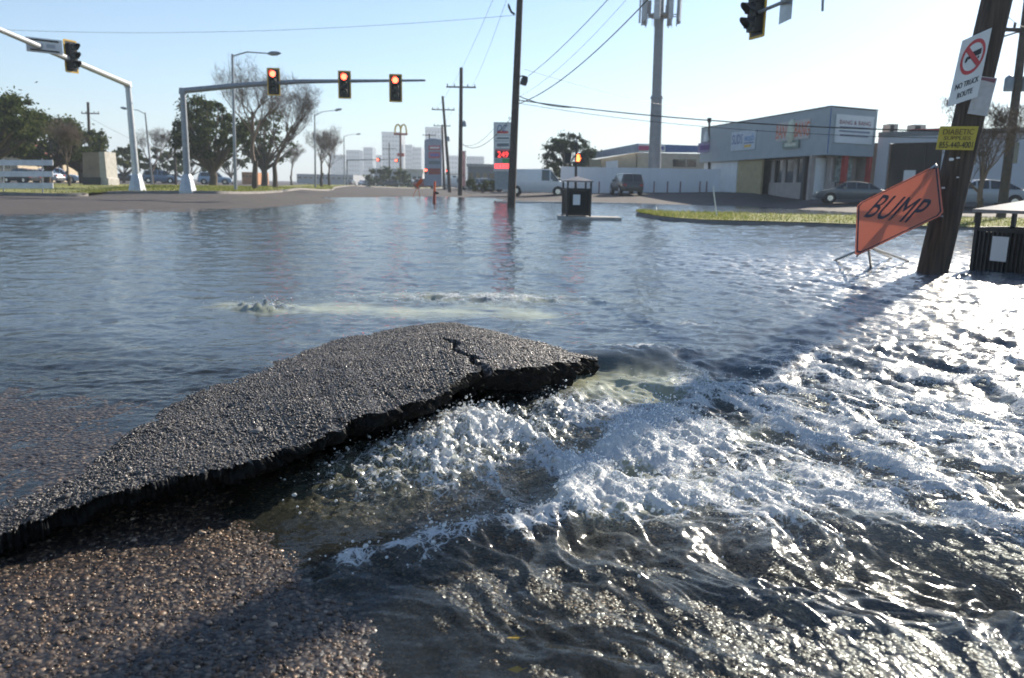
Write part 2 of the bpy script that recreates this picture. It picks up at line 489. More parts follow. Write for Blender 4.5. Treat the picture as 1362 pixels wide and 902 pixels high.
def chips(cent, rad, flat=.7, jit=.25, rng=RNG):
    n = len(cent)
    a_ = rng.uniform(0, 6.283, (n, 1)) + np.array([0, 1.571, 3.142, 4.712, 0, 0])[None] + rng.normal(0, .25, (n, 6))
    l_ = 1 + rng.normal(0, jit, (n, 6))
    ho = np.array([1, 1, 1, 1, 0, 0])[None]
    Vx = np.cos(a_) * l_ * ho + (1 - ho) * rng.normal(0, .3, (n, 6)); Vy = np.sin(a_) * l_ * ho + (1 - ho) * rng.normal(0, .3, (n, 6))
    Vz = (OV[None, :, 2] * l_ + ho * rng.normal(0, .25, (n, 6))) * flat
    V = np.stack([Vx, Vy, Vz], -1) * np.asarray(rad)[:, None, None] + cent[:, None]
    return V.reshape(-1, 3), (OF[None] + (np.arange(n) * 6)[:, None, None]).reshape(-1, 3)
def gravel_spots(N):
    q = RNG.uniform(0, 1, (N, 2))
    rr = 1.15 + 2.2 * q[:, 0] ** 1.1; th = np.radians(-48 + 72 * q[:, 1])
    gx, gy = rr * np.sin(th), rr * np.cos(th)
    k = polyline_sd(gx, gy, DROP) > .05
    gx, gy = gx[k], gy[k]
    return np.stack([gx, gy, ground_z(gx, gy) + .002 + .01 * fbm(gx / .5, gy / .5, 3, 2) * .5], -1)
c1_ = gravel_spots(9000); V1, F1_ = blobs(c1_, np.clip(RNG.lognormal(math.log(.0052), .38, len(c1_)), .003, .014), .6, .2)
c2_ = gravel_spots(42000); V2, F2_ = chips(c2_, np.clip(RNG.lognormal(math.log(.0041), .35, len(c2_)), .0025, .009), .7, .25)
V = np.concatenate([V1, V2]); F = np.concatenate([F1_, F2_ + len(V1)])
gr = mesh_np('gravel', V, F, M_peb, smooth=False)
tag(gr, 'loose brown road gravel spread below the broken edge of the asphalt', 'gravel', kind='stuff')

# ================================================================== THE HEAVED ASPHALT PLATE
NU, NV = 900, 210
Fp, Bp = resample(FRONT, NU), resample(BACK, NU)
tang = np.gradient(Fp[:, :2], axis=0); tang /= np.linalg.norm(tang, axis=1)[:, None] + 1e-9
nrm = np.stack([tang[:, 1], -tang[:, 0]], -1)         # points to the camera side
s_ = np.concatenate([[0], np.cumsum(np.linalg.norm(np.diff(Fp[:, :2], axis=0), axis=1))])
jag = .045 * fbm(s_ / .25, s_ * 0, 3, 31) + .06 * (voro(s_ / .17, s_ * 0 + .5, 14)[1] - .5) + .022 * (voro(s_ / .045, s_ * 0 + .5, 4)[1] - .5) + .008 * RNG.normal(0, 1, NU)
taper_ = sstep(0, .25, s_[-1] - s_)
Fj = Fp.copy(); Fj[:, :2] += nrm * (jag * (.2 + .8 * taper_))[:, None]
vv = np.linspace(0, 1, NV) ** 1.0
EXT = 1.45                                            # the plate goes on under the water behind
X = np.zeros((NV, NU)); Yg = X.copy(); Z = X.copy()
for j, t in enumerate(vv * EXT):
    p = Fj * (1 - t) + Bp * t
    X[j], Yg[j] = p[:, 0], p[:, 1]
    hump = .002 * math.sin(math.pi * min(t, 1)) if t < 1 else 0
    Z[j] = Fj[:, 2] * (1 - min(t, 1)) ** .9 + Bp[:, 2] * min(t, 1) + hump * taper_ - max(0, t - 1) * .22 * (.25 + .75 * taper_)
width = np.linalg.norm(Fj[:, :2] - Bp[:, :2], axis=1)
d1, c1 = voro(X / .026, Yg / .026, 21)
d2, c2 = voro(X / .03, Yg / .03, 23)
Z += .0035 * (1 - 1.5 * d1 ** 2) * (.25 + c1) + .004 * np.clip(1 - d2 * 1.6, 0, 1) * (c2 > .7) + .012 * fbm(X / .35, Yg / .35, 3, 5) - .006 * (fbm(X / .06, Yg / .06, 2, 9) > .62)
# the crack running back from the lip, and two hairlines
def crack(pts, wd, dp, seed):
    global Z
    pl = np.array([tuple(G(a, b, .12))[:2] for a, b in pts])
    wx = X + .02 * fbm(X / .08, Yg / .08, 3, seed); wy = Yg + .02 * fbm(X / .08 + 7, Yg / .08, 3, seed + 3)
    d = np.abs(polyline_sd(wx, wy, pl))
    ww = wd * (.55 + .9 * np.abs(gnoise(X / .11, Yg / .11, seed + 8)))
    Z -= dp * (1 - sstep(ww * .5, ww * 1.3, d))
crack([(588, 440), (606, 452), (601, 462), (628, 480), (632, 492), (650, 506)], .022, .09, 40)
crack([(606, 452), (622, 446), (640, 447)], .008, .03, 44)
crack([(515, 520), (530, 545), (545, 560)], .008, .03, 48)
top = np.stack([X, Yg, Z], -1)
layers = []
TH = .13
inset = np.zeros(NU)
NL = 12
for k in range(1, NL + 1):
    t = k / NL
    und = 1 - .75 * sstep(s_[int(NU * .72)], s_[int(NU * .80)], s_)
    inset = -(.26 * max(0, t - .35) + .03 * t) * und + .035 * fbm(s_ / .07, s_ * 0 + k * .35, 3, 61) + .03 * (voro(s_ / .06, s_ * 0 + k * .22, 69)[1] - .5) + .014 * (voro(s_ / .018, s_ * 0 + k * .6, 66)[1] - .5) + .004 * RNG.normal(0, 1, NU)
    p = Fj.copy()
    p[:, :2] += nrm * (inset * (.3 + .7 * taper_))[:, None]
    p[:, 2] = Z[0] - (TH + .02 * fbm(s_ / .3, s_ * 0, 2, 71)) * t
    layers.append(p)
allv = np.concatenate([np.array(layers[::-1]), top], 0)
slab = thing('asphalt_slab', 'heaved plate of cracked black asphalt lifted out of the flood water', 'asphalt slab', (0, 0, 0))
mesh_np('worn_surface', top.reshape(-1, 3), grid_faces(NV, NU), M_slab, slab)
M_face = mat('shade_dark_bitumen', (.010, .0095, .009), .8, var=.5, scale=60, bump=.6, bscale=90, spec=.25)  # dark fresh break, with the deep shade of the face put into its near-black
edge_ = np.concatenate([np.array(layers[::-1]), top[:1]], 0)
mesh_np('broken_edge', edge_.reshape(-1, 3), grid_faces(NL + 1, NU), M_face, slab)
M_agg = stone_material('asphalt_aggregate', [(0, (.02, .019, .018)), (.35, (.052, .045, .04)), (.65, (.10, .087, .077)), (.9, (.165, .14, .125)), (1, (.32, .28, .25))], .5, .15)
aj = RNG.random(90000) * (NV - 2); ai = RNG.random(90000) * (NU - 2)
kw = RNG.random(90000) < (width[ai.astype(int)] / width.max()) * 1.0
kw &= aj / (NV - 1) * EXT < 1.06; kw &= Fj[ai.astype(int), 0] > -2.6
aj, ai = aj[kw], ai[kw]; j0, i0 = aj.astype(int), ai.astype(int); fj_, fi_ = aj - j0, ai - i0
def bil(A): return A[j0, i0] * (1 - fj_) * (1 - fi_) + A[j0 + 1, i0] * fj_ * (1 - fi_) + A[j0, i0 + 1] * (1 - fj_) * fi_ + A[j0 + 1, i0 + 1] * fj_ * fi_
ac_ = np.stack([bil(X), bil(Yg), bil(Z) + .0012], -1)
V, F = chips(ac_, np.clip(RNG.lognormal(math.log(.0044), .32, len(ac_)), .0028, .009), .62, .22)
tag(mesh_np('aggregate_stones', V, F, M_agg, slab), kind='stuff')
print('STONES', len(ac_))
def slab_z(x_, y_):
    d = (X - x_) ** 2 + (Yg - y_) ** 2
    i = np.unravel_index(d.argmin(), d.shape)
    return float(Z[i])
# crumbs of asphalt lying on the plate and along the lip
M_crumb = stone_material('asphalt_crumbs', [(0, (.02, .02, .02)), (.7, (.06, .055, .055)), (1, (.16, .15, .14))], .7, 0)
cc = []
for a in range(420):
    u = random.random(); j = min(NV - 1, int(abs(random.gauss(0, .06)) * NV)) if random.random() < .6 else random.randrange(int(NV * .62))
    i = int(u * (NU - 1)); cc.append((X[j, i], Yg[j, i], Z[j, i] + .002))
cr = np.array(cc)
V, F = blobs(cr, np.clip(RNG.lognormal(math.log(.006), .45, len(cr)), .003, .02), .7, .22)
tag(mesh_np('asphalt_crumbs', V, F, M_crumb), 'crumbs of loose asphalt scattered over the heaved plate', 'crumbs', kind='stuff')

# ================================================================== THE WATER
def blob(x, y, px, py, rx, ry, rot=0.0, z=-.04, p=2.0):
    c = G(px, py, z); dx, dy = x - c.x, y - c.y
    ca, sa = math.cos(math.radians(rot)), math.sin(math.radians(rot))
    return np.exp(-(((dx * ca + dy * sa) / rx) ** 2 + ((-dx * sa + dy * ca) / ry) ** 2) ** (p / 2))
def pline(x, y, pts, z=-.04):
    return polyline_sd(x, y, np.array([tuple(G(a, b, z))[:2] for a, b in pts]))
JUMP = [(470, 735), (560, 718), (640, 697), (705, 693), (760, 672), (772, 628), (825, 588), (885, 548), (940, 522)]
_r = np.concatenate([np.geomspace(.85, 1.7, 90)[:-1], np.geomspace(1.7, 4.6, 335)[:-1], np.geomspace(4.6, 62, 400)]); _a = np.radians(np.linspace(-58, 58, 790))
x, y = _r[:, None] * np.sin(_a)[None], _r[:, None] * np.cos(_a)[None]
def water(x, y):
    sd_ = polyline_sd(x, y, DROP)
    right = sstep(TIP[0] - .1, TIP[0] + 1.2, x)
    w = .07 + .95 * right
    k = sstep(-w, w, sd_)
    lvl = -.082 * k - .015 * k * sstep(.2, 1.5, sd_) * (x < 3)
    r = np.hypot(x, y)
    # where the current is rough
    T = np.clip(sstep(-.25, .6, sd_ + .25 * right) * sstep(-.5, .1, x + .10 * (y - 2.4)) + .0, 0, 1)
    T *= 1 - .85 * sstep(-.35, .55, (1.9 - y) - .25 * (x - .2) + .35 * fbm(x / .6, y / .6, 3, 79)) * (x < 3.0)         # smoother sheet in front
    T *= 1 - .5 * sstep(7, 12, r)
    calmleft = sstep(-.3, -1.2, x + .0 * y)
    ww = blob(x, y, 570, 615, .50, .36, 25, p=3) + .9 * blob(x, y, 675, 560, .46, .34, 25, p=3)
    ww = np.clip(ww, 0, 1.2)
    jd = pline(x, y, JUMP)
    # domain stretched along the current
    ca, sa = math.cos(math.radians(-58)), math.sin(math.radians(-58))
    u_, v_ = x * ca + y * sa, -x * sa + y * ca
    wx = .12 * fbm(x / .5, y / .5, 2, 77); wy = .12 * fbm(x / .5 + 9, y / .5, 2, 78)
    h = lvl
    amb = .14 + .86 * sstep(2.6, 4.6, y)
    h = h + amb * (.009 * fbm((x + wx) / .42, (y + wy) / .26, 3, 101) + .0065 * ridged((x + wx) / .24, (y + wy) / .13, 3, 105) + .003 * fbm(x / .07, y / .05, 2, 108)) * (1 + .7 * sstep(0, 5, x))
    h = h + sstep(6, 18, r) * (.016 * fbm(x / 1.4, y / .8, 4, 120) + .010 * ridged(x / .8, y / .45, 3, 124))
    rr_ = ridged((u_ + wx) / .85, (v_ + wy) / .42, 4, 131, .55)
    h = h + T * (.062 * (rr_ - .25) + .018 * fbm((u_ + wx) / .22, (v_ + wy) / .13, 3, 140) + .004 * ridged(u_ / .09, v_ / .06, 2, 150))
    R2 = sstep(.7, 4.0, x + .12 * (y - 6)) * sstep(1.5, 2.6, y) * (1 - .8 * sstep(10, 16, y))
    h = h + R2 * (.026 * (ridged((u_ + wx) / .5, (v_ + wy) / .3, 4, 240, .55) - .3) + .010 * fbm(x / .13, y / .1, 3, 245))
    chop = np.clip(np.maximum(T * .8, R2) , 0, 1)
    # gush from under the plate
    h = h + ww * (.052 + .05 * ridged((x + wx) / .22, (y + wy) / .2, 4, 160, .6) + .020 * ridged(x / .07, y / .06, 3, 164, .6) + .014 * fbm(x / .045, y / .045, 3, 166, .65))
    # hydraulic jump with its roller
    jn = .05 * fbm(x / .2, y / .2, 3, 170)
    jj = np.exp(-((jd + jn) / .09) ** 2) * sstep(.0, .12, 3.4 - np.hypot(x - .4, y - 3.0))
    h = h + .05 * jj
    roll = blob(x, y, 840, 655, .26, .17, 20, p=3) + blob(x, y, 850, 600, .2, .22, -30, p=3) + .8 * blob(x, y, 935, 575, .3, .17, 30, p=3) + .7 * blob(x, y, 1010, 640, .4, .13, 15, p=3)
    h = h + roll * (.045 + .015 * fbm(x / .07, y / .07, 3, 181))
    # long smooth folds in the stream below the jump
    st = sstep(-.35, .5, x) * sstep(2.75, 2.2, y)
    h = h + st * (.020 * ridged((u_ + 1.5 * wx) / .6, (v_ + wy) / .22, 2, 190) + .005 * fbm(u_ / .2, v_ / .1, 2, 196) + .0006 * fbm(u_ / .06, v_ / .04, 2, 198) + .0075 * (.35 + sstep(-.1, .9, x)) * ridged((u_ + wx) / .17, (v_ + .6 * wy) / .10, 3, 199, .45) + .012 * fbm((u_ + wx) / .34, (v_ + wy) / .24, 2, 195))
    # boils behind the plate
    b1 = blob(x, y, 350, 412, .22, .14, z=0) ; b2 = blob(x, y, 640, 398, 1.0, .35, z=0)
    h = h + b1 * (.025 + .10 * np.abs(fbm(x / .11, y / .11, 3, 200))) + b2 * .045 * ridged(x / .2, y / .15, 3, 205)
    # standing waves by the dark trough on the right
    h = h + .05 * blob(x, y, 1230, 700, .55, .13, -12) - .05 * blob(x, y, 1250, 760, .6, .14, -12) + .03 * blob(x, y, 1050, 800, .5, .06, -25)
    h = h + blob(x, y, 850, 474, .5, .14, 12) * (.012 + .03 * ridged(x / .15, y / .1, 3, 252)) + blob(x, y, 900, 440, .9, .6) * .014 * ridged(x / .22, y / .13, 3, 254)
    # ---- foam
    field = blob(x + .25 * fbm(x / .4, y / .4, 3, 81), y + .25 * fbm(x / .4 + 4, y / .4, 3, 82), 1000, 600, .75, .65, 10, p=2) + .95 * blob(x + .3 * fbm(x / .5, y / .5, 3, 83), y + .3 * fbm(x / .5 + 4, y / .5, 3, 84), 1180, 600, 1.1, .8, 0, p=2) + .7 * blob(x, y, 1330, 520, 1.6, 1.2, p=3) + .35 * blob(x, y, 1250, 420, 2.2, 1.2, p=3)
    crest = sstep(.1, .65, rr_ + .25 * fbm(x / .12, y / .12, 3, 210))
    f = .46 * np.clip(field, 0, 1) * (.0 + 1.0 * crest) * (.6 + .8 * sstep(-.3, .4, fbm((u_ + wx) / .6, (v_ + wy) / .35, 3, 212))) + .86 * np.clip(roll, 0, 1) * (.72 + .5 * fbm(x / .09, y / .09, 3, 214)) + .95 * jj * (.55 + .5 * fbm(x / .1, y / .1, 2, 215)) + .72 * ww * (.42 + .75 * ridged(x / .13, y / .11, 4, 163, .65))
    f = f + .75 * b2 * sstep(.25, .6, ridged(x / .2, y / .15, 3, 205)) + .6 * b1 * (fbm(x / .09, y / .09, 2, 201) > .1)
    thin = np.clip(np.maximum(T, R2), 0, 1) * sstep(.6, 1.6, x + .5 * (y - 2.6)) * sstep(1.75, 2.75, y + .10 * x + .55 * fbm((u_ + wx) / .7, (v_ + wy) / .22, 3, 218))
    f = f + .30 * thin * sstep(-.25, .5, fbm((u_ + wx) / .45, (v_ + wy) / .2, 4, 216, .6)) + .25 * T * sstep(.6, .95, crest) * sstep(2.1, 2.6, y)
    f = f + .75 * blob(x, y, 850, 474, .45, .09, 12) * sstep(-.1, .4, fbm(x / .12, y / .08, 3, 217)) + .5 * blob(x, y, 900, 440, .8, .5) * sstep(.25, .6, fbm(x / .3, y / .12, 3, 219))
    f = np.clip(f, 0, 1)
    dome, _ = voro((x + .3 * wx) / .03, (y + .3 * wy) / .03, 220)
    h = h + f * np.clip(1 - dome ** 2 * 1.6, -1, 1) * .0045 * (r < 6)
    # ---- milky aerated water
    g = .75 * blob(x, y, 830, 505, .45, .3, 10, p=3) + .14 * ww + .4 * np.clip(roll, 0, 1) + .05 * np.clip(field, 0, 1)
    band = np.exp(-(pline(x, y, [(280, 408), (350, 412), (450, 410), (560, 417), (650, 413), (745, 424)], 0) / .22) ** 2)
    ends = sstep(tuple(G(250, 410, 0))[0], tuple(G(310, 410, 0))[0], x) * sstep(tuple(G(770, 420, 0))[0], tuple(G(700, 420, 0))[0], x)
    g = g + 1.5 * band * ends * (.55 + .6 * fbm(x / .5, y / .2, 3, 230)) + .8 * b2 * (.6 + .5 * fbm(x / .3, y / .25, 2, 233))
    g = np.clip(g * (1 - .9 * b1), 0, 1)
    dep = h - ground_z(x, y)
    turb_ = .9 * sstep(.015, .09, dep) * (1 - k) + (.08 + .5 * np.maximum(T, R2)) * sstep(.05, .16, dep) * k
    rip = np.clip(.12 + .2 * sstep(-.1, .8, x) + .7 * np.maximum(chop, sstep(2.6, 4.5, y)), 0, 1)
    return h, f, g, chop, turb_, rip
h, f, g, chop, turb, rip = water(x, y)

m = bpy.data.materials.new('flood_water'); m.use_nodes = True
M_water = m
nt = m.node_tree
nt.nodes.remove(nt.nodes['Principled BSDF'])
out = nt.nodes['Material Output']
geo = nt.nodes.new('ShaderNodeNewGeometry')
af = nd(nt, 'ShaderNodeAttribute', attribute_name='foam'); ag = nd(nt, 'ShaderNodeAttribute', attribute_name='milk')
n1 = nd(nt, 'ShaderNodeTexNoise', Scale=26.0, Detail=3.0, Roughness=.55)
n2 = nd(nt, 'ShaderNodeTexNoise', Scale=3.2, Detail=5.0, Roughness=.6)
mp = nd(nt, 'ShaderNodeMapping'); mp.inputs['Scale'].default_value = (.6, 1.0, 1.0)
nt.links.new(geo.outputs['Position'], mp.inputs[0])
for n_ in (n1, n2): nt.links.new(mp.outputs[0], n_.inputs['Vector'])
hh = mth(nt, 'ADD', mth(nt, 'MULTIPLY', mth(nt, 'MULTIPLY', n1.outputs['Fac'], mth(nt, 'ADD', nd(nt, 'ShaderNodeAttribute', attribute_name='rip').outputs['Fac'], nd(nt, 'ShaderNodeAttribute', attribute_name='chop').outputs['Fac'])), .0056), mth(nt, 'MULTIPLY', n2.outputs['Fac'], .030))
bp = nd(nt, 'ShaderNodeBump', Strength=.55, Distance=1.0); nt.links.new(hh, bp.inputs['Height'])
fr = nd(nt, 'ShaderNodeFresnel', IOR=1.333); nt.links.new(bp.outputs[0], fr.inputs['Normal'])
ac = nd(nt, 'ShaderNodeAttribute', attribute_name='chop'); at_ = nd(nt, 'ShaderNodeAttribute', attribute_name='turb')
gl = nd(nt, 'ShaderNodeBsdfGlossy', Roughness=.085); nt.links.new(mth(nt, 'ADD', mth(nt, 'MULTIPLY', ac.outputs['Fac'], .17), .09), gl.inputs['Roughness']); nt.links.new(bp.outputs[0], gl.inputs['Normal'])
tr = nt.nodes.new('ShaderNodeBsdfTransparent'); tr.inputs[0].default_value = (.92, .95, .94, 1)
di = nt.nodes.new('ShaderNodeBsdfDiffuse'); di.inputs[0].default_value = (.38, .39, .27, 1)
tl = nt.nodes.new('ShaderNodeBsdfTranslucent'); tl.inputs[0].default_value = (.42, .44, .30, 1)
ml = nt.nodes.new('ShaderNodeAddShader'); nt.links.new(di.outputs[0], ml.inputs[0]); nt.links.new(tl.outputs[0], ml.inputs[1])
body = nt.nodes.new('ShaderNodeMixShader')
nt.links.new(mth(nt, 'ADD', mth(nt, 'MULTIPLY', ag.outputs['Fac'], .85), .03, clamp=True), body.inputs[0])
nt.links.new(tr.outputs[0], body.inputs[1]); nt.links.new(ml.outputs[0], body.inputs[2])
silt = nt.nodes.new('ShaderNodeBsdfDiffuse'); silt.inputs[0].default_value = (.17, .22, .27, 1)
b2s = nt.nodes.new('ShaderNodeMixShader'); nt.links.new(mth(nt, 'MULTIPLY', at_.outputs['Fac'], .42), b2s.inputs[0]); nt.links.new(body.outputs[0], b2s.inputs[1]); nt.links.new(silt.outputs[0], b2s.inputs[2])
b3 = nt.nodes.new('ShaderNodeMixShader'); nt.links.new(mth(nt, 'MULTIPLY', ag.outputs['Fac'], .9), b3.inputs[0]); nt.links.new(b2s.outputs[0], b3.inputs[1]); nt.links.new(ml.outputs[0], b3.inputs[2]); body = b3
surf = nt.nodes.new('ShaderNodeMixShader'); nt.links.new(fr.outputs[0], surf.inputs[0]); nt.links.new(body.outputs[0], surf.inputs[1]); nt.links.new(gl.outputs[0], surf.inputs[2])
# foam: bubbles and lace
wob = nd(nt, 'ShaderNodeTexNoise', Scale=9.0, Detail=3.0); nt.links.new(geo.outputs['Position'], wob.inputs['Vector'])
vm = nt.nodes.new('ShaderNodeVectorMath'); vm.operation = 'MULTIPLY_ADD'; vm.inputs[1].default_value = (.09, .09, .09)
nt.links.new(wob.outputs['Color'], vm.inputs[0]); nt.links.new(geo.outputs['Position'], vm.inputs[2])
v1 = nd(nt, 'ShaderNodeTexVoronoi', feature='DISTANCE_TO_EDGE', Scale=17.0); nt.links.new(vm.outputs[0], v1.inputs['Vector'])
v2 = nd(nt, 'ShaderNodeTexVoronoi', feature='DISTANCE_TO_EDGE', Scale=48.0); nt.links.new(vm.outputs[0], v2.inputs['Vector'])
lace = mth(nt, 'MAXIMUM', smap(nt, v1.outputs['Distance'], .16, .0), mth(nt, 'MULTIPLY', smap(nt, v2.outputs['Distance'], .16, .0), .8))
n3 = nd(nt, 'ShaderNodeTexNoise', Scale=120.0, Detail=3.0); nt.links.new(geo.outputs['Position'], n3.inputs['Vector'])
ff = mth(nt, 'ADD', af.outputs['Fac'], mth(nt, 'ADD', mth(nt, 'MULTIPLY', lace, .38), mth(nt, 'MULTIPLY', mth(nt, 'SUBTRACT', n3.outputs['Fac'], .5), .5)))
ff = mth(nt, 'MULTIPLY', smap(nt, ff, .58, 1.0), smap(nt, af.outputs['Fac'], .05, .3))
fd = nt.nodes.new('ShaderNodeBsdfDiffuse'); fd.inputs[0].default_value = (.80, .82, .82, 1)
ft = nt.nodes.new('ShaderNodeBsdfTranslucent'); ft.inputs[0].default_value = (.80, .82, .80, 1)
fm = nt.nodes.new('ShaderNodeMixShader'); fm.inputs[0].default_value = .4; nt.links.new(fd.outputs[0], fm.inputs[1]); nt.links.new(ft.outputs[0], fm.inputs[2])
fg = nd(nt, 'ShaderNodeBsdfGlossy', Roughness=.2)
fb = nd(nt, 'ShaderNodeBump', Strength=.45, Distance=.008); nt.links.new(mth(nt, 'ADD', n3.outputs['Fac'], v2.outputs['Distance']), fb.inputs['Height'])
for q_ in (fd, fg): nt.links.new(fb.outputs[0], q_.inputs['Normal'])
fx = nt.nodes.new('ShaderNodeMixShader'); fx.inputs[0].default_value = .03; nt.links.new(fm.outputs[0], fx.inputs[1]); nt.links.new(fg.outputs[0], fx.inputs[2])
fin = nt.nodes.new('ShaderNodeMixShader'); nt.links.new(ff, fin.inputs[0]); nt.links.new(surf.outputs[0], fin.inputs[1]); nt.links.new(fx.outputs[0], fin.inputs[2])
nt.links.new(fin.outputs[0], out.inputs[0])

wm = mesh_np('water', np.stack([x, y, h], -1).reshape(-1, 3), grid_faces(*x.shape), M_water, smooth=True, attrs={'foam': f, 'milk': g, 'chop': chop, 'turb': turb, 'rip': rip})
tag(wm, kind='structure')
WX, WY, WH, WF = x, y, h, f
x, y = polar(61.6, 330, 1.03, -60, 60, 240)
hx = .006 * fbm(x / 1.5, y / 1.2, 2, 120)
wf = mesh_np('water', np.stack([x, y, hx - .001], -1).reshape(-1, 3), grid_faces(*x.shape), M_water, smooth=True, attrs={'foam': 0 * x, 'milk': 0 * x, 'chop': 0 * x, 'turb': 0 * x + .9, 'rip': 0 * x + 1})
tag(wf, kind='structure')

# bubbles and thrown drops on the rough water
M_drop = bpy.data.materials.new('water_drops'); M_drop.use_nodes = True
b_ = M_drop.node_tree.nodes['Principled BSDF']; b_.inputs['Base Color'].default_value = (.85, .88, .88, 1); b_.inputs['Roughness'].default_value = .05
b_.inputs['Alpha'].default_value = .45; b_.inputs['Specular IOR Level'].default_value = .8
wgt = (WF ** 2 * (WY < 4.6) * (np.abs(WX) < 3.2)) * np.hypot(WX, WY) ** 2
wgt += (blob(WX, WY, 350, 412, .2, .12, z=0) + .25 * blob(WX, WY, 640, 402, .9, .25, z=0)) * 1.1 * np.hypot(WX, WY) ** 2
pr = wgt.ravel() / wgt.sum()
ids = RNG.choice(len(pr), 15000, p=pr)
lift = np.abs(RNG.normal(0, 1, 15000)) ** 2 * .013
cen = np.stack([WX.ravel()[ids] + RNG.normal(0, .006, 15000), WY.ravel()[ids] + RNG.normal(0, .006, 15000), WH.ravel()[ids] + lift], -1)
V, F = blobs(cen, np.clip(RNG.lognormal(math.log(.0028), .45, 15000), .0012, .009), 1.0, .03)
tag(mesh_np('spray_drops', V, F, M_drop, smooth=True), 'bubbles and thrown drops over the churning white water', 'spray', kind='stuff')
# ================================================================== MEDIAN, KERBS, GRASS
def grass_mat(name, a, b):
    m = bpy.data.materials.new(name); m.use_nodes = True; nt = m.node_tree; bs = nt.nodes['Principled BSDF']
    g_ = nt.nodes.new('ShaderNodeNewGeometry')
    n = nd(nt, 'ShaderNodeTexNoise', Scale=.5, Detail=8.0, Roughness=.7); nt.links.new(g_.outputs['Position'], n.inputs['Vector'])
    nt.links.new(ramp(nt, n.outputs['Fac'], [(.35, a), (.65, b)]), bs.inputs['Base Color'])
    bs.inputs['Roughness'].default_value = .9
    n2 = nd(nt, 'ShaderNodeTexNoise', Scale=25.0, Detail=3.0); nt.links.new(g_.outputs['Position'], n2.inputs['Vector'])
    bp_ = nd(nt, 'ShaderNodeBump', Strength=.8, Distance=.05); nt.links.new(n2.outputs['Fac'], bp_.inputs['Height']); nt.links.new(bp_.outputs[0], bs.inputs['Normal'])
    return m
M_grass = grass_mat('turf', (.15, .16, .035), (.30, .29, .08))
m = bpy.data.materials.new('grass_blades'); m.use_nodes = True; M_blade = m
nt = m.node_tree; nt.nodes.remove(nt.nodes['Principled BSDF'])
g_ = nt.nodes.new('ShaderNodeNewGeometry')
cb = ramp(nt, g_.outputs['Random Per Island'], [(0, (.09, .12, .03)), (.6, (.19, .22, .06)), (1, (.34, .31, .13))])
d_ = nt.nodes.new('ShaderNodeBsdfDiffuse'); t_ = nt.nodes.new('ShaderNodeBsdfTranslucent')
nt.links.new(cb, d_.inputs[0]); nt.links.new(cb, t_.inputs[0])
mm = nt.nodes.new('ShaderNodeMixShader'); mm.inputs[0].default_value = .5; nt.links.new(d_.outputs[0], mm.inputs[1]); nt.links.new(t_.outputs[0], mm.inputs[2])
nt.links.new(mm.outputs[0], nt.nodes['Material Output'].inputs[0])

def strip_sheet(name, edge_a, edge_b, lift, material, n=60, k=8):
    A = resample([Vector((p[0], p[1], 0)) for p in edge_a], n); B = resample([Vector((p[0], p[1], 0)) for p in edge_b], n)
    X_ = np.array([A[:, 0] * (1 - t) + B[:, 0] * t for t in np.linspace(0, 1, k)]); Y_ = np.array([A[:, 1] * (1 - t) + B[:, 1] * t for t in np.linspace(0, 1, k)])
    Z_ = ground_z(X_, Y_) + lift
    o = mesh_np(name, np.stack([X_, Y_, Z_], -1).reshape(-1, 3), grid_faces(k, n), material, smooth=True)
    return tag(o, kind='structure'), X_, Y_, Z_
def kerb(name, pts, hgt, wid, material, base=.3):
    a = resample([Vector((p[0], p[1], 0)) for p in pts], 80)
    t_ = np.gradient(a[:, :2], axis=0); t_ /= np.linalg.norm(t_, axis=1)[:, None]
    nn = np.stack([t_[:, 1], -t_[:, 0]], -1) * wid
    zz = ground_z(a[:, 0], a[:, 1])
    rows = []
    for off, dz in ((.0, -base), (0.0, hgt - .02), (.12, hgt), (.9, hgt), (1.0, hgt - .02), (1.0, -base)):
        rows.append(np.stack([a[:, 0] - nn[:, 0] * off, a[:, 1] - nn[:, 1] * off, zz + dz], -1))
    o = mesh_np(name, np.array(rows).reshape(-1, 3), grid_faces(6, 80), material, smooth=False)
    return tag(o, kind='structure')
def blades(name, label, X_, Y_, Z_, count, hgt, w):
    i = RNG.integers(0, X_.shape[0] - 1, count); j = RNG.integers(0, X_.shape[1] - 1, count); s, t = RNG.random(count), RNG.random(count)
    def bl(A): return A[i, j] * (1 - s) * (1 - t) + A[i + 1, j] * s * (1 - t) + A[i, j + 1] * (1 - s) * t + A[i + 1, j + 1] * s * t
    c = np.stack([bl(X_), bl(Y_), bl(Z_)], -1); a = RNG.uniform(0, 6.28, count)
    hh_ = hgt * RNG.uniform(.4, 1.3, count)
    d = np.stack([np.cos(a), np.sin(a), 0 * a], -1) * w; lean = np.stack([RNG.normal(0, .4, count) * hh_, RNG.normal(0, .4, count) * hh_, hh_], -1)
    V = np.stack([c - d, c + d, c + lean], 1).reshape(-1, 3)
    F_ = np.arange(count * 3).reshape(-1, 3)
    return tag(mesh_np(name, V, F_, M_blade), label, 'grass', kind='stuff')

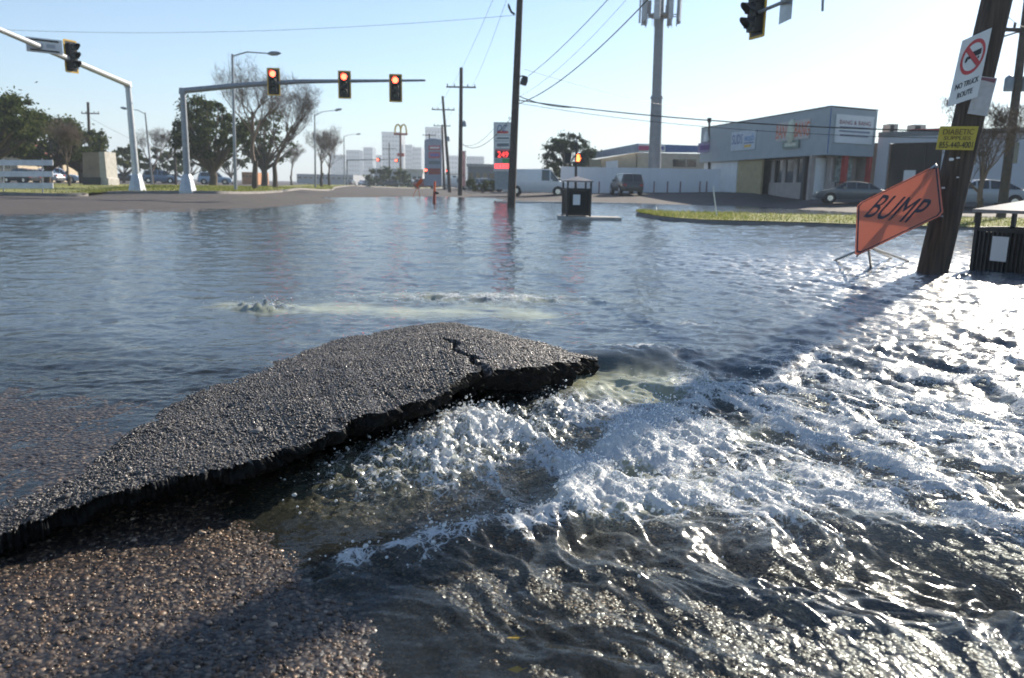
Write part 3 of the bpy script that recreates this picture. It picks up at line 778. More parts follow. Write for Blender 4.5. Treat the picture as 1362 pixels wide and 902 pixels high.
KL = [(-60, 30.5)] + [tuple(P(*q))[:2] for q in ((0, 260, 36), (100, 259.5, 40), (183, 258.5, 42), (250, 258.5, 42.3), (300, 258, 43), (345, 256, 49), (400, 252, 62), (440, 249, 82), (470, 247.5, 110))] + [(-16, 170), (-12, 260)]
FARL = [(p[0] - 8 - 6 * i / len(KL), p[1] + 26 + .25 * p[1]) for i, p in enumerate(KL)]
FARL[-1] = (KL[-1][0] - 10, KL[-1][1] + 20); FARL[-2] = (KL[-2][0] - 14, KL[-2][1] + 20); FARL[-3] = (KL[-3][0] - 16, KL[-3][1] + 25)
_, mX, mY, mZ = strip_sheet('grass_median', KL, FARL, .13, M_grass, 90, 14)
kerb('median_kerb', KL, .14, .3, mat('old_concrete', (.2, .185, .17), .9, var=.25, scale=3))
blades('median_grass', 'mown green grass of the wide median beyond the road', mX[:9], mY[:9], mZ[:9], 16000, .09, .03)
KR = [tuple(G(*q))[:2] for q in ((846, 287, .0), (880, 293, .0), (935, 297.5, 0), (1000, 299.5, 0), (1135, 303, 0), (1250, 305, 0), (1362, 308, 0), (1500, 313, 0))]
KB = [tuple(G(*q))[:2] for q in ((850, 286, .0), (868, 285, .0), (935, 286.5, 0), (1000, 287.5, 0), (1135, 290, 0), (1250, 292.5, 0), (1362, 295, 0), (1500, 300, 0))]
_, sX, sY, sZ = strip_sheet('grass_verge', KR, KB, .26, M_grass, 80, 8)
kerb('verge_kerb', KR, .24, .18, MATS['old_concrete'])
kerb('verge_kerb', [(p[0], p[1]) for p in KB[::-1]], .24, .15, MATS['old_concrete'])
blades('verge_grass', 'yellowish green grass on the kerbed verge before the shops', sX, sY, sZ, 9000, .09, .012)
# pavement edge of the parking lot on the far side of the flood
KP = [tuple(G(*q))[:2] for q in ((660, 269.5, 0), (700, 270, 0), (760, 270.5, 0), (845, 272, 0))]
kerb('lot_kerb', KP, .13, .4, M_conc)

# ================================================================== TREES
def leaf_material(name, stops):
    m = bpy.data.materials.new(name); m.use_nodes = True; nt = m.node_tree; nt.nodes.remove(nt.nodes['Principled BSDF'])
    g_ = nt.nodes.new('ShaderNodeNewGeometry'); c_ = ramp(nt, g_.outputs['Random Per Island'], stops)
    d_ = nt.nodes.new('ShaderNodeBsdfDiffuse'); t_ = nt.nodes.new('ShaderNodeBsdfTranslucent')
    nt.links.new(c_, d_.inputs[0]); nt.links.new(c_, t_.inputs[0])
    mm = nt.nodes.new('ShaderNodeMixShader'); mm.inputs[0].default_value = .35
    nt.links.new(d_.outputs[0], mm.inputs[1]); nt.links.new(t_.outputs[0], mm.inputs[2]); nt.links.new(mm.outputs[0], nt.nodes['Material Output'].inputs[0])
    return m
M_oak = leaf_material('oak_leaves', [(0, (.025, .04, .014)), (.6, (.06, .08, .025)), (1, (.12, .13, .045))])
M_pine = leaf_material('dark_needles', [(0, (.012, .025, .014)), (1, (.045, .07, .03))])
M_bark = mat('bark', (.09, .07, .055), .9, var=.3, scale=8)
M_twig = mat('bare_twigs', (.16, .12, .095), .9, var=.2, scale=3)
M_bark2 = mat('pale_bark', (.22, .19, .16), .9, var=.2, scale=6)
def limb(mb, rnd, p, d, L, r, lev, maxlev, tips, wide):
    n = 3 if lev else 4
    pts, rs = [p.copy()], [r]
    q = p.copy(); dd = d.copy()
    for i in range(n):
        dd = (dd + Vector((rnd.gauss(0, .13), rnd.gauss(0, .13), rnd.gauss(.03, .08)))).normalized()
        q = q + dd * L / n
        pts.append(q.copy()); rs.append(r * (1 - .5 * (i + 1) / n))
    mb.tube(pts, rs, 6 if lev == 0 else (4 if lev == 1 else 3), caps=False)
    if lev >= maxlev:
        tips.append(q); return
    kids = rnd.randint(3, 4) if lev else rnd.randint(8, 9)
    for c in range(kids):
        t = rnd.uniform(.35, 1.0) if lev else rnd.uniform(.15, 1.0)
        i = min(n - 1, int(t * n)); f_ = t * n - i
        s = pts[i].lerp(pts[i + 1], f_)
        az = rnd.uniform(0, 6.283)
        side = Vector((math.cos(az), math.sin(az), 0))
        nd_ = (dd * rnd.uniform(.5, .9) + side * wide * rnd.uniform(.6, 1.1) + Vector((0, 0, rnd.uniform(.05, .35)))).normalized()
        limb(mb, rnd, s, nd_, L * rnd.uniform(.5, .75) * (1.0 if lev else 1.15 - .35 * t), r * .48 * (1.1 - .4 * t), lev + 1, maxlev, tips, wide)
    if lev: limb(mb, rnd, q, dd, L * .6, r * .45, lev + 1, maxlev, tips, wide)
def bare_tree(label, base, height, seed, lev=4, wide=.6, r=.16, group='bare trees'):
    rnd = random.Random(seed)
    t = thing('bare_tree', label, 'tree', base, group)
    tm = MB(); cm = MB(); tips = []
    b = Vector(base)
    th_ = height * .22
    tm.tube([b - Vector((0, 0, .15)), b + Vector((rnd.gauss(0, .05), 0, th_ * .5)), b + Vector((rnd.gauss(0, .1), 0, th_))], [r * 1.15, r, r * .85], 8)
    limb(cm, rnd, b + Vector((0, 0, th_ * .9)), Vector((0, 0, 1)), height * .40, r * .8, 0, lev, tips, wide)
    tm.build('trunk', M_bark, t, True)
    for tp1 in tips:
        for _ in range(5):
            dv_ = Vector((rnd.gauss(0, .6), rnd.gauss(0, .6), rnd.gauss(.45, .4))).normalized() * height * rnd.uniform(.04, .09); wd_ = Vector((rnd.gauss(0, 1), rnd.gauss(0, 1), 0)).normalized() * .009
            cm.add([tp1 - wd_, tp1 + wd_, tp1 + dv_], [(0, 1, 2)])
            k1 = tp1 + dv_ * rnd.uniform(.2, .6); d1_ = (dv_ + Vector((rnd.gauss(0, .3), rnd.gauss(0, .3), rnd.gauss(0, .3))) * dv_.length * 1.5) * .6
            cm.add([k1 - wd_ * .7, k1 + wd_ * .7, k1 + d1_], [(0, 1, 2)])
    cm.build('crown', M_twig, t)
    return t
def leaf_cloud(cent, rad, count, size, rng):
    k = len(cent)
    i = rng.integers(0, k, count)
    dirs = rng.normal(0, 1, (count, 3)); dirs /= np.linalg.norm(dirs, axis=1)[:, None]
    c = cent[i] + dirs * (rad[i] * np.abs(rng.normal(0, .62, count)))[:, None] * np.array([1, 1, .7])
    a = rng.normal(0, 1, (count, 3)); a /= np.linalg.norm(a, axis=1)[:, None]
    b = np.cross(a, rng.normal(0, 1, (count, 3))); b /= np.linalg.norm(b, axis=1)[:, None]
    s = size * rng.uniform(.5, 1.3, count)[:, None]
    V = np.stack([c - a * s, c + b * s * .55, c + a * s, c - b * s * .55], 1).reshape(-1, 3)
    return V, np.arange(count * 4).reshape(-1, 4)
def leafy_tree(name, label, base, height, spread, seed, leaves=14000, size=.17, trunk_h=.28, leafmat=None, group=None, clumps=80, r=.35, flat=.42):
    rnd = random.Random(seed); rng = np.random.default_rng(seed)
    t = thing(name, label, 'tree', base, group)
    b = Vector(base); tm = MB()
    top_ = b + Vector((rnd.gauss(0, .2), 0, height * trunk_h))
    tm.tube([b - Vector((0, 0, .2)), b.lerp(top_, .5) + Vector((rnd.gauss(0, .12), 0, 0)), top_], [r * 1.2, r, r * .9], 9)
    cs, rs = [], []
    zc = height * (trunk_h + 1) / 2
    for k_ in range(clumps):
        az = rnd.uniform(0, 6.283); el = rnd.uniform(-.75, 1.0); rr = rnd.uniform(.45, 1.0)
        ch = math.sqrt(max(0, 1 - el * el)) * rr
        c = b + Vector((math.cos(az) * ch * spread, math.sin(az) * ch * spread, zc + el * rr * height * flat))
        cs.append(tuple(c)); rs.append(rnd.choice((.08, .13, .17, .22)) * spread)
        if k_ % 2 == 0:
            mid = top_.lerp(c, .5) + Vector((rnd.gauss(0, .2), rnd.gauss(0, .2), -.2))
            tm.tube([top_ - Vector((0, 0, rnd.uniform(0, height * trunk_h * .4))), mid, c], [r * .5, r * .3, r * .1], 5)
    tm.build('trunk', M_bark, t, True)
    V, F_ = leaf_cloud(np.array(cs), np.array(rs), leaves, size, rng)
    mesh_np('crown', V - np.array(b), F_, leafmat or M_oak, t)
    return t
def gb(px, Y, dy=0.0):
    """point of the ground straight under a picture column at depth Y"""
    q = P(px, 250, Y); x_ = q.x
    z_ = gz(x_, Y) + dy
    return Vector((x_, Y, z_))
MED_UP = .13
def mz(px, Y): return gb(px, Y, MED_UP)
leafy_tree('live_oak', 'dark spreading evergreen oak half out of view beside the barricade', mz(-18, 62), 7.2, 4.8, 1, 20000, .16)
leafy_tree('live_oak', 'broad evergreen oak with a forked dark trunk behind the stone sign block', mz(62, 74), 5.9, 4.6, 2, 22000, .16)
leafy_tree('live_oak', 'narrow evergreen oak standing between the two broad oaks', mz(112, 82), 5.8, 3.6, 12, 14000, .16)
leafy_tree('live_oak', 'dense round evergreen oak beside the grey signal mast', mz(283, 78), 8.0, 4.0, 3, 22000, .16, .2)
leafy_tree('live_oak', 'thin-leaved oak behind the second street lamp', mz(352, 92), 8.2, 4.4, 4, 4500, .14, .25)
bare_tree('tall bare tree with a straight dark trunk next to the street lamp', mz(339, 56), 8.6, 21, 4, .6, .2)
bare_tree('slender bare tree beyond the tall bare one on the median', mz(366, 62), 8.3, 22, 4, .55, .18)
bare_tree('small vase-shaped bare tree before the stone sign block', mz(92, 54), 4.2, 23, 4, .5, .09)
bare_tree('wispy bare tree beyond the leaning signal mast', mz(204, 88), 6.6, 24, 4, .6, .14)
bare_tree('bare tree with a dark trunk beside the third street lamp', mz(428, 96), 7.2, 25, 4, .6, .17)
bare_tree('bare tree paired with another at the narrow end of the median', mz(438, 104), 7.0, 26, 4, .6, .16)
bare_tree('low bare tree deep behind the oaks', mz(388, 130), 6.5, 27, 4, .7, .16)
for px, Y, hh_, sd_, lab in ((165, 120, 5.5, 31, 'brownish far tree beyond the dark small car'), (222, 125, 5.0, 32, 'brownish far tree beyond the blue-grey and white cars'), (255, 140, 6.0, 33, 'brownish far tree seen beside the grey mast pole'), (310, 135, 6.5, 34, 'brownish far tree beyond the light blue car')):
    leafy_tree('roadside_tree', lab, mz(px, Y), hh_, 3.6, sd_, 2600, .3, .2, None, 'far trees beyond the median', 26, .2)
leafy_tree('pine_tree', 'dark flat-topped pine rising behind the white fence', gb(757, 92), 6.6, 3.2, 5, 12000, .15, .3, M_pine, None, 75, .2, .36)
leafy_tree('shrub', 'low green bushy tree at the foot of the dark pine', gb(742, 88), 3.0, 2.4, 6, 2500, .2, .1, None, None, 20, .1)
leafy_tree('shrub', 'low hedge bush beside the fuel price sign', gb(642, 95), 1.7, 2.6, 7, 2000, .2, .1, None, None, 16, .1)
leafy_tree('shrub', 'bushy green trees below the golden arches sign', gb(520, 170), 4.2, 5.0, 8, 3000, .3, .1, None, None, 22, .15)
bare_tree('forked bare tree growing in the verge behind the leaning pole', gb(1305, 25.6, .2), 3.9, 28, 4, .75, .10)

# ================================================================== SIGNAL MASTS, LAMPS, POLES
def mast(label, basepx, toppx, Y, arm_pts, armr, m_, ped=True, zoff=0.0):
    b = P(*basepx, Y); tp = P(*toppx, Y)
    t = thing('signal_mast', label, 'signal mast', b)
    mb = MB(); mb.tube([b - Vector((0, 0, .2)), tp], [.19, .14], 12); mb.build('pole', m_, t, True)
    mb = MB(); mb.tube([tp - (arm_pts[0] - tp) * .0 - Vector((0, 0, .0))] + arm_pts, armr, 10); mb.build('arm', m_, t, True)
    mb = MB(); mb.tube([tp - Vector((0, 0, .16)), tp + Vector((0, 0, .14))], [.2, .17], 12); mb.build('elbow_collar', m_, t, True)
    if ped:
        mb = MB(); mb.tube([b - Vector((0, 0, .25)), b + Vector((0, 0, .12)), b + Vector((0, 0, .75)), b + Vector((0, 0, .95))], [.48, .46, .3, .22], 8); mb.build('base_cover', M_galv, t)
    return t, b, tp
# left mast, its arm reaching out over the road towards the camera
Ya = 43.0
tpA = P(170, 112, Ya)
endA = P(-60, 14, 26.5)
tA, bA, tpA = mast('pale steel signal mast with an arm reaching out over the barricade', (183, 256), (170, 112), Ya, [tpA.lerp(endA, .5), endA], [.15, .12, .08], M_galv)
tpB = P(243, 121, 42.5)
endB = P(566, 107, 41.0)
midB = P(400, 108.5, 41.8)
tB, bB, _ = mast('grey steel signal mast whose arm carries three red lights', (250, 256.5), (243, 121), 42.5, [P(320, 113.5, 42.1), midB, endB], [.15, .13, .11, .05], M_galv2)

M_lred = mat('lit_red_lens', (.6, .05, .02), .3, emit=(1.0, .06, .03), estr=7.0)
M_lens = mat('unlit_lens', (.03, .05, .05), .2)
M_lhand = mat('lit_hand', (.7, .1, .02), .3, emit=(1.0, .13, .03), estr=6.0)
def traffic_light(label, c, face, lit, group=None, plate_edge=True):
    """three-section head: c is the centre, face the unit vector it looks along"""
    t = thing('traffic_light', label, 'traffic light', c - Vector((0, 0, .62)), group)
    fz = Vector((0, 0, 1)); fx = Vector(face).normalized(); fy = fz.cross(fx)
    mb = MB()
    for k_ in (-1, 0, 1):
        mb.obox(c + fz * .355 * k_ , fx * .11, fy * .17, fz * .165)
    mb.obox(c - fx * .02, fx * .06, fy * .13, fz * .5)
    mb.build('housing', M_black, t)
    mb = MB(); mb.obox(c - fx * .10, fx * .008, fy * .30, fz * .66); bpo = mb.build('backplate', M_black, t)
    mb = MB()
    for s_1 in (-1, 1):
        mb.obox(c - fx * .10 + fy * s_1 * .29, fx * .012, fy * .03, fz * .66)
        mb.obox(c - fx * .10 + fz * s_1 * .64, fx * .012, fy * .26, fz * .03)
    o_ = mb.build('reflective_border', M_yellow, bpo)
    for k_ in (1, 0, -1):
        cc_ = c + fz * .355 * k_ + fx * .112
        mb = MB(); mb.tube([cc_, cc_ + fx * .02], [.145, .12], 16); mb.build('lens', lit if k_ == 1 and lit else M_lens, t, True)
        # open-bottomed visor
        mb = MB(); n = 12; vs_ = []; fs = []
        for i in range(n + 1):
            a = math.radians(-30 + 240 * i / n); e = fy * math.cos(a) * .165 + fz * math.sin(a) * .165
            ln = .10 + .20 * max(0, math.sin(a)) ** .6
            vs_ += [cc_ - fx * .01 + e, cc_ + e * .98 + fx * ln, cc_ + e * .93 + fx * ln, cc_ - fx * .01 + e * .94]
        for i in range(n):
            for q_ in range(3): fs.append((4 * i + q_, 4 * i + q_ + 1, 4 * i + q_ + 5, 4 * i + q_ + 4))
        mb.add(vs_, fs); mb.build('visor', M_black, t)
    mb = MB(); mb.tube([c - fx * .1 - fz * .62, c - fx * .26 - fz * .62, c - fx * .26 + fz * .62, c - fx * .1 + fz * .62], .018, 6); mb.build('bracket', M_galv2, t)
    return t
toCam = lambda c: Vector((-c.x * .35, -c.y, 0)).normalized()
for (px, py, Y), lab in (((363.5, 108.5, 41.7), 'three-section traffic light showing red, nearest to the mast pole'), ((458, 112.5, 41.3), 'red traffic light in the middle of the three on the arm'), ((526, 117, 41.0), 'red traffic light at the outer end of the mast arm')):
    c = P(px, py, Y); traffic_light(lab, c, toCam(c), M_lred, 'red lights on the mast arm')
def on_arm(px):
    best = min((abs((q - CAM).dot(RT) / (q - CAM).dot(fw) * FPX + CX - px), q) for q in (tpA.lerp(endA, k_ / 400) for k_ in range(401)))
    return best[1]
cA = P(96.5, 75, on_arm(96.5).y - .3)
dA = (endA - tpA).normalized()
traffic_light('traffic light seen from the side on the arm above the barricade', cA + Vector((.0, 0, 0)), Vector((.93, -.38, 0)), None)
cN = P(59, 61, on_arm(59).y - .35)
t = thing('street_name_sign', 'white framed street name sign hung on the pale mast arm', 'street sign', cN)
ax = Vector((dA.x, dA.y, 0)).normalized(); ax = (Vector((-1, 0, 0)) * .75 + ax * .55).normalized(); up_ = Vector((0, 0, 1)); nr_ = ax.cross(up_); nr_ = nr_ if nr_.y < 0 else -nr_
MB().obox(cN, ax * .62, nr_ * .03, up_ * .27 + ax * .0).build('frame', M_white, t)
MB().obox(cN + nr_ * .04 + up_ * .19, ax * .5, nr_ * .012, up_ * .03).build('upper_band', M_black, t)
MB().obox(cN + nr_ * .04 - up_ * .19, ax * .5, nr_ * .012, up_ * .03).build('lower_band', M_black, t)
for q_ in (-.22, .2): MB().obox(cN + nr_ * .04 + ax * q_, ax * .15, nr_ * .008, up_ * .07).build('faded_print', mat('faded_ink', (.45, .47, .5), .6), t)

def lamp(label, x0, ybase, ytop, x1, y1, Y, flip=1):
    b = P(x0[0], ybase, Y); b.z = min(b.z, gz(b.x, b.y) + .1); tp = P(x0[1], ytop, Y); e = P(x1, y1, Y)
    t = thing('street_lamp', label, 'street lamp', b, 'cobra-head lamps on the median')
    MB().tube([b - Vector((0, 0, .3)), tp], [.11, .07], 8).build('pole', M_galv2, t, True)
    MB().tube([tp - Vector((0, 0, .12)), tp.lerp(e, .3) + Vector((0, 0, .10)), tp.lerp(e, .75)], [.04, .04, .035], 6).build('arm', M_galv2, t, True)
    dv = (e - tp.lerp(e, .72)); n_ = dv.normalized()
    MB().tube([tp.lerp(e, .72), tp.lerp(e, .8), tp.lerp(e, .92), e], [.04, .13, .12, .03], 8).build('lamp_head', M_galv2, t, True)
    return t
lamp('tall street lamp standing between the mast pole and the bare trees', (313.5, 309), 257, 72, 374, 71, 48)
lamp('street lamp with a curved arm beside the paired bare trees', (419.5, 418.5), 250, 152, 455, 145, 88)
lamp('distant street lamp before the hazy skyline', (458, 457.5), 247, 181, 480, 178, 140)
lamp('street lamp with its arm turned away behind the pale mast', (203, 193), 249, 150, 160, 143, 80)

def utility_pole(label, b, tp, rb, rt, m_=None):
    t = thing('utility_pole', label, 'utility pole', b)
    n = 7
    MB().tube([b.lerp(tp, k_ / n) - Vector((0, 0, .4 if k_ == 0 else 0)) for k_ in range(n + 1)], [rb + (rt - rb) * k_ / n for k_ in range(n + 1)], 12).build('pole', m_ or M_wood2, t, True)
    return t
def crossarm(t, c, half, m_=None):
    mb = MB(); mb.obox(c, (half, 0, 0), (0, .06, 0), (0, 0, .06)); ca_ = mb.build('crossarm', m_ or M_wood2, t)
    for k_ in (-.92, -.45, .45, .92):
        MB().tube([c + Vector((half * k_, 0, .05)), c + Vector((half * k_, 0, .13)), c + Vector((half * k_, 0, .17)), c + Vector((half * k_, 0, .25))], [.02, .06, .04, .05], 6).build('insulator', M_black, ca_)
def canister(t, c, r=.2, h=.5, name='transformer', m_=None):
    MB().tube([c - Vector((0, 0, h / 2)), c + Vector((0, 0, h / 2 - .05)), c + Vector((0, 0, h / 2)), c + Vector((0, 0, h / 2 + .08))], [r, r, r * .8, r * .15], 10).build(name, m_ or M_galv2, t, True)
Ym = 37.0
bM = P(680, 270, Ym); tM = P(694, -60, Ym)
tMain = utility_pole('dark wooden utility pole standing in the flood before the fuel sign', bM, tM, .19, .13)
cM = P(686, 16, Ym); MB().tube([cM - Vector((.05, 0, .1)), P(680, 16, Ym), P(677, 9, Ym), P(676, 5, Ym)], [.05, .05, .06, .03], 6).build('insulator_bracket', M_black, tMain)
cl = P(697.5, 107, Ym - .1)
MB().tube([P(690, 103, Ym - .05), P(694, 101, Ym - .1), P(698, 101.5, Ym - .1)], .03, 6).build('lamp_bracket', M_black, tMain)
MB().tube([cl + Vector((.05, 0, .17)), cl + Vector((0, 0, 0)), cl + Vector((-.06, 0, -.2))], [.12, .17, .15], 10).build('flood_lamp', M_black, tMain, True)
MB().tube([P(657, 155, Ym + .0) + Vector((20 * Ym / FPX, 0, 0)), P(676.5, 158, Ym)], .02, 5).build('conduit_tip', M_black, tMain)
Y2 = 70.0
t2 = utility_pole('upright utility pole with one crossarm beyond the flooded junction', P(612, 258, Y2), P(613.5, 90, Y2), .2, .14)
crossarm(t2, P(613.3, 116, Y2), 1.25); canister(t2, P(617.5, 165, Y2), .2, .42)
Y3 = 96.0
t3 = utility_pole('leaning utility pole with a crossarm behind the upright one', P(598.5, 255, Y3), P(588.7, 128, Y3), .2, .14)
crossarm(t3, P(589.5, 146, Y3), 1.35); canister(t3, P(596, 185, Y3), .22, .5)
Y4 = 125.0
t4 = utility_pole('short far utility pole left of the leaning one', P(591, 254, Y4), P(588, 166, Y4), .2, .14); crossarm(t4, P(588, 167.5, Y4), 1.3)
t5 = utility_pole('thin far utility pole before the tall restaurant sign', P(574, 252, 150), P(571, 178, 150), .18, .13); crossarm(t5, P(571, 180, 150), 1.2)
t6 = utility_pole('distant utility pole before the hazy tower block', P(518, 248, 190), P(517.5, 190, 190), .18, .13); crossarm(t6, P(517.5, 198, 190), 1.5)
t7 = utility_pole('old utility pole with a crossarm rising over the oaks', P(121, 248, 92), P(117, 136, 92), .18, .14); crossarm(t7, P(120, 151, 92), 1.0)
t8 = utility_pole('thin utility pole far behind the median trees', P(234, 246, 100), P(231.5, 163, 100), .16, .12)
# right-hand pole with transformers
Yr = 31.0
bR = P(1333, 276, Yr); tR = P(1372, -40, Yr)
tRt = utility_pole('leaning utility pole with transformer cans above the white building', bR, tR, .17, .13)
canister(tRt, P(1342, 112, Yr), .17, .5); canister(tRt, P(1364, 112, Yr), .17, .5)
crossarm(tRt, P(1362, 40, Yr), .8)
MB().tube([P(1334, 49, Yr), P(1362, 40, Yr - .1)], .03, 5).build('brace', M_wood2, tRt)

# the leaning pole with the signs
bL = G(1240, 363, 0.0); YL = bL.y
dirL = (P(1326, 0, YL) - bL).normalized()
tL = bL + dirL * 11.5
bL2 = bL - dirL * .55
leanp = thing('utility_pole', 'thick leaning wooden pole carrying traffic and advertising signs', 'utility pole', bL)
mb = MB(); n = 40; rows = 26
vs_, fs = [], []
sv = (Vector((1, 0, 0)) - dirL * dirL.x).normalized(); sw = dirL.cross(sv)
for i in range(rows + 1):
    t_ = i / rows; c = bL2.lerp(tL, t_); R_ = .185 - .05 * t_
    for k_ in range(n):
        a = 6.2832 * k_ / n
        rg = R_ * (1 + .012 * math.sin(5 * a + 3 * t_) + .008 * math.sin(13 * a + 9 * t_) - (.02 if (k_ * 7) % 11 == 0 else 0))
        vs_.append(c + sv * math.cos(a) * rg + sw * math.sin(a) * rg)
for i in range(rows):
    for k_ in range(n): fs.append((i * n + k_, i * n + (k_ + 1) % n, (i + 1) * n + (k_ + 1) % n, (i + 1) * n + k_))
fs.append(tuple(rows * n + k_ for k_ in range(n)))
mb.add(vs_, fs); mb.build('pole', M_wood, leanp, True)
for px, py, rr in ((1276, 210, .012), (1267, 212, .02), (1275, 236, .01), (1256, 250, .012)):
    c = P(px, py, YL - .2); MB().tube([c, c + Vector((0, .05, 0))], [rr * .9, rr], 7).build('paper_scrap', M_white, leanp)
def plate_on(name, label, cat, corners, Y, th=.012, m_=M_white, slant=0.0):
    """flat plate whose corner columns/rows are measured in the photograph, standing at depth Y"""
    pts = [P(px, py, Y + dy) for px, py, dy in corners]
    c = sum(pts, Vector()) / len(pts)
    t = thing(name, label, cat, c)
    nn = (pts[1] - pts[0]).cross(pts[2] - pts[1]).normalized()
    if nn.y > 0: nn = -nn
    MB().poly_prism(pts, -nn * th).build('panel', m_, t)
    return t, pts, nn
Ys = YL - .32
t, pts, nn = plate_on('traffic_sign', 'white no truck route sign with a red barred circle', 'traffic sign', ((1281, 54, -.05), (1319.5, 37, .1), (1300, 129, .1), (1261, 142, -.05)), Ys)
ex = ((pts[1] - pts[0]) + (pts[2] - pts[3])).normalized(); wl_ = ((pts[1] - pts[0]).length + (pts[2] - pts[3]).length) / 2
ey = ((pts[0] - pts[3]) + (pts[1] - pts[2])) / 2; hl_ = ey.length; ey = ey.normalized()
cen_ = sum(pts, Vector()) / 4 + nn * .003
cr_ = cen_ + ey * hl_ * .17
mb = MB(); ring = []
for k_ in range(36):
    a = 6.2832 * k_ / 36; ring.append((ex * math.cos(a) * wl_ * .42 + ey * math.sin(a) * hl_ * .26, ex * math.cos(a) * wl_ * .34 + ey * math.sin(a) * hl_ * .205))
vs_ = [cr_ + q_[0] for q_ in ring] + [cr_ + q_[1] for q_ in ring]
mb.add(vs_, [(k_, (k_ + 1) % 36, 36 + (k_ + 1) % 36, 36 + k_) for k_ in range(36)])
mb.add([cr_ + nn * .001 + q_ for q_ in (ex * wl_ * -.31 + ey * hl_ * .13, ex * wl_ * -.22 + ey * hl_ * .18, ex * wl_ * .31 - ey * hl_ * .13, ex * wl_ * .22 - ey * hl_ * .18)], [(0, 1, 2, 3)])
mb.build('barred_circle', mat('sign_red', (.55, .05, .06), .5), t)
mb = MB()
def q2(a, b): return cr_ + nn * .0005 + ex * wl_ * a + ey * hl_ * b
mb.add([q2(-.16, -.02), q2(.27, -.0), q2(.27, .09), q2(-.16, .07)], [(0, 1, 2, 3)])
mb.add([q2(-.27, -.045), q2(-.17, -.04), q2(-.17, .03), q2(-.23, .025)], [(0, 1, 2, 3)])
for a in (-.22, .06, .2): mb.add([q2(a - .03, -.055), q2(a + .03, -.052), q2(a + .03, -.015), q2(a - .03, -.018)], [(0, 1, 2, 3)])
mb.build('truck_symbol', M_ink, t)
text('NO TRUCK', cen_ - ey * hl_ * .22, ex, ey, wl_ * .8, hl_ * .085, M_ink, t, ext=.002)
text('ROUTE', cen_ - ey * hl_ * .37, ex, ey, wl_ * .52, hl_ * .085, M_ink, t, ext=.002)
t, pts, nn = plate_on('notice_board', 'small weathered notice board fixed behind the truck sign', 'notice', ((1302, 101, .06), (1326.5, 104, .06), (1313, 155, .06), (1287, 151, .06)), Ys + .06, m_=mat('worn_plastic', (.5, .47, .46), .5, var=.12, scale=14))
ex = (pts[1] - pts[0]).normalized(); ey = (pts[0] - pts[3]).normalized()
MB().add([pts[0] + nn * .003 + ex * .01 - ey * .01, pts[1] + nn * .003 - ex * .01 - ey * .01, pts[1] + nn * .003 - ex * .02 - ey * .06, pts[0] + nn * .003 + ex * .03 - ey * .04], [(0, 1, 2, 3)]).build('header_strip', mat('faded_maroon', (.2, .08, .1), .6), t)
t, pts, nn = plate_on('advert_sign', 'yellow advertising placard with a phone number on the leaning pole', 'placard', ((1251, 168, 0), (1302, 168, 0), (1294.5, 200, 0), (1245, 199, 0)), Ys + .08, m_=mat('placard_yellow', (.52, .40, .06), .6, var=.1, scale=6))
ex = (pts[1] - pts[0]).normalized(); ey = (pts[0] - pts[3]).normalized(); c = sum(pts, Vector()) / 4 + nn * .003
pw, ph = (pts[1] - pts[0]).length, (pts[0] - pts[3]).length
text('DIABETIC', c + ey * ph * .27, ex, ey, pw * .8, ph * .24, mat('brown_ink', (.12, .08, .03), .6), t, ext=.002)
text('SUPPLIES', c, ex, ey, pw * .7, ph * .16, mat('brown_ink', (.12, .08, .03), .6), t, ext=.002)
text('855-440-4001', c - ey * ph * .29, ex, ey, pw * .88, ph * .27, M_ink, t, ext=.002)

# BUMP sign on its folding stand
Yb = YL - .55
cB_ = P(1194, 278, Yb)
k_ = Yb / math.cos(PITCH) / FPX
def cv(x_, y_, z_): return RT * (x_ * k_) - UP * (y_ * k_) + ray(1194, 278) * (z_ * k_)
A_, B_ = cv(55.5, 6.5, -67), cv(53.5, -59.5, 36)
bump = thing('work_sign', 'orange diamond BUMP warning sign leaning on a folding stand', 'warning sign', G(1165, 356, 0))
m = bpy.data.materials.new('orange_vinyl'); m.use_nodes = True; nt = m.node_tree; nt.nodes.remove(nt.nodes['Principled BSDF'])
d_ = nt.nodes.new('ShaderNodeBsdfDiffuse'); t_ = nt.nodes.new('ShaderNodeBsdfTranslucent'); d_.inputs[0].default_value = (.96, .42, .29, 1); t_.inputs[0].default_value = (.98, .52, .40, 1)
mm = nt.nodes.new('ShaderNodeMixShader'); mm.inputs[0].default_value = .72; nt.links.new(d_.outputs[0], mm.inputs[1]); nt.links.new(t_.outputs[0], mm.inputs[2]); nt.links.new(mm.outputs[0], nt.nodes['Material Output'].inputs[0])
n_b = A_.cross(B_).normalized(); n_b = n_b if n_b.dot(cB_ - CAM) < 0 else -n_b
def dia(s, cut):   # square with clipped corners, in units of the half diagonals
    o_ = []
    for (a, b), (c2_, d2) in (((-1, 0), (0, 1)), ((0, 1), (1, 0)), ((1, 0), (0, -1)), ((0, -1), (-1, 0))):
        for t1 in (cut, 1 - cut): o_.append(cB_ + (A_ * (a + (c2_ - a) * t1) + B_ * (b + (d2 - b) * t1)) * s)
    return o_
MB().poly_prism(dia(1.0, .045), -n_b * .004).build('panel', m, bump)
o1, o2 = dia(.965, .045), dia(.93, .045)
MB().add([p + n_b * .003 for p in o1 + o2], [(i, (i + 1) % 8, 8 + (i + 1) % 8, 8 + i) for i in range(8)]).build('border', M_ink, bump)
text('BUMP', cB_ + n_b * .004, A_, B_, A_.length * 1.16, B_.length * .50, M_ink, bump, ext=.002)
MB().tube([cB_ - B_ * .97 - n_b * .02, cB_ + B_ * .98 - n_b * .02], .012, 6).build('upright_rib', M_galv2, bump)
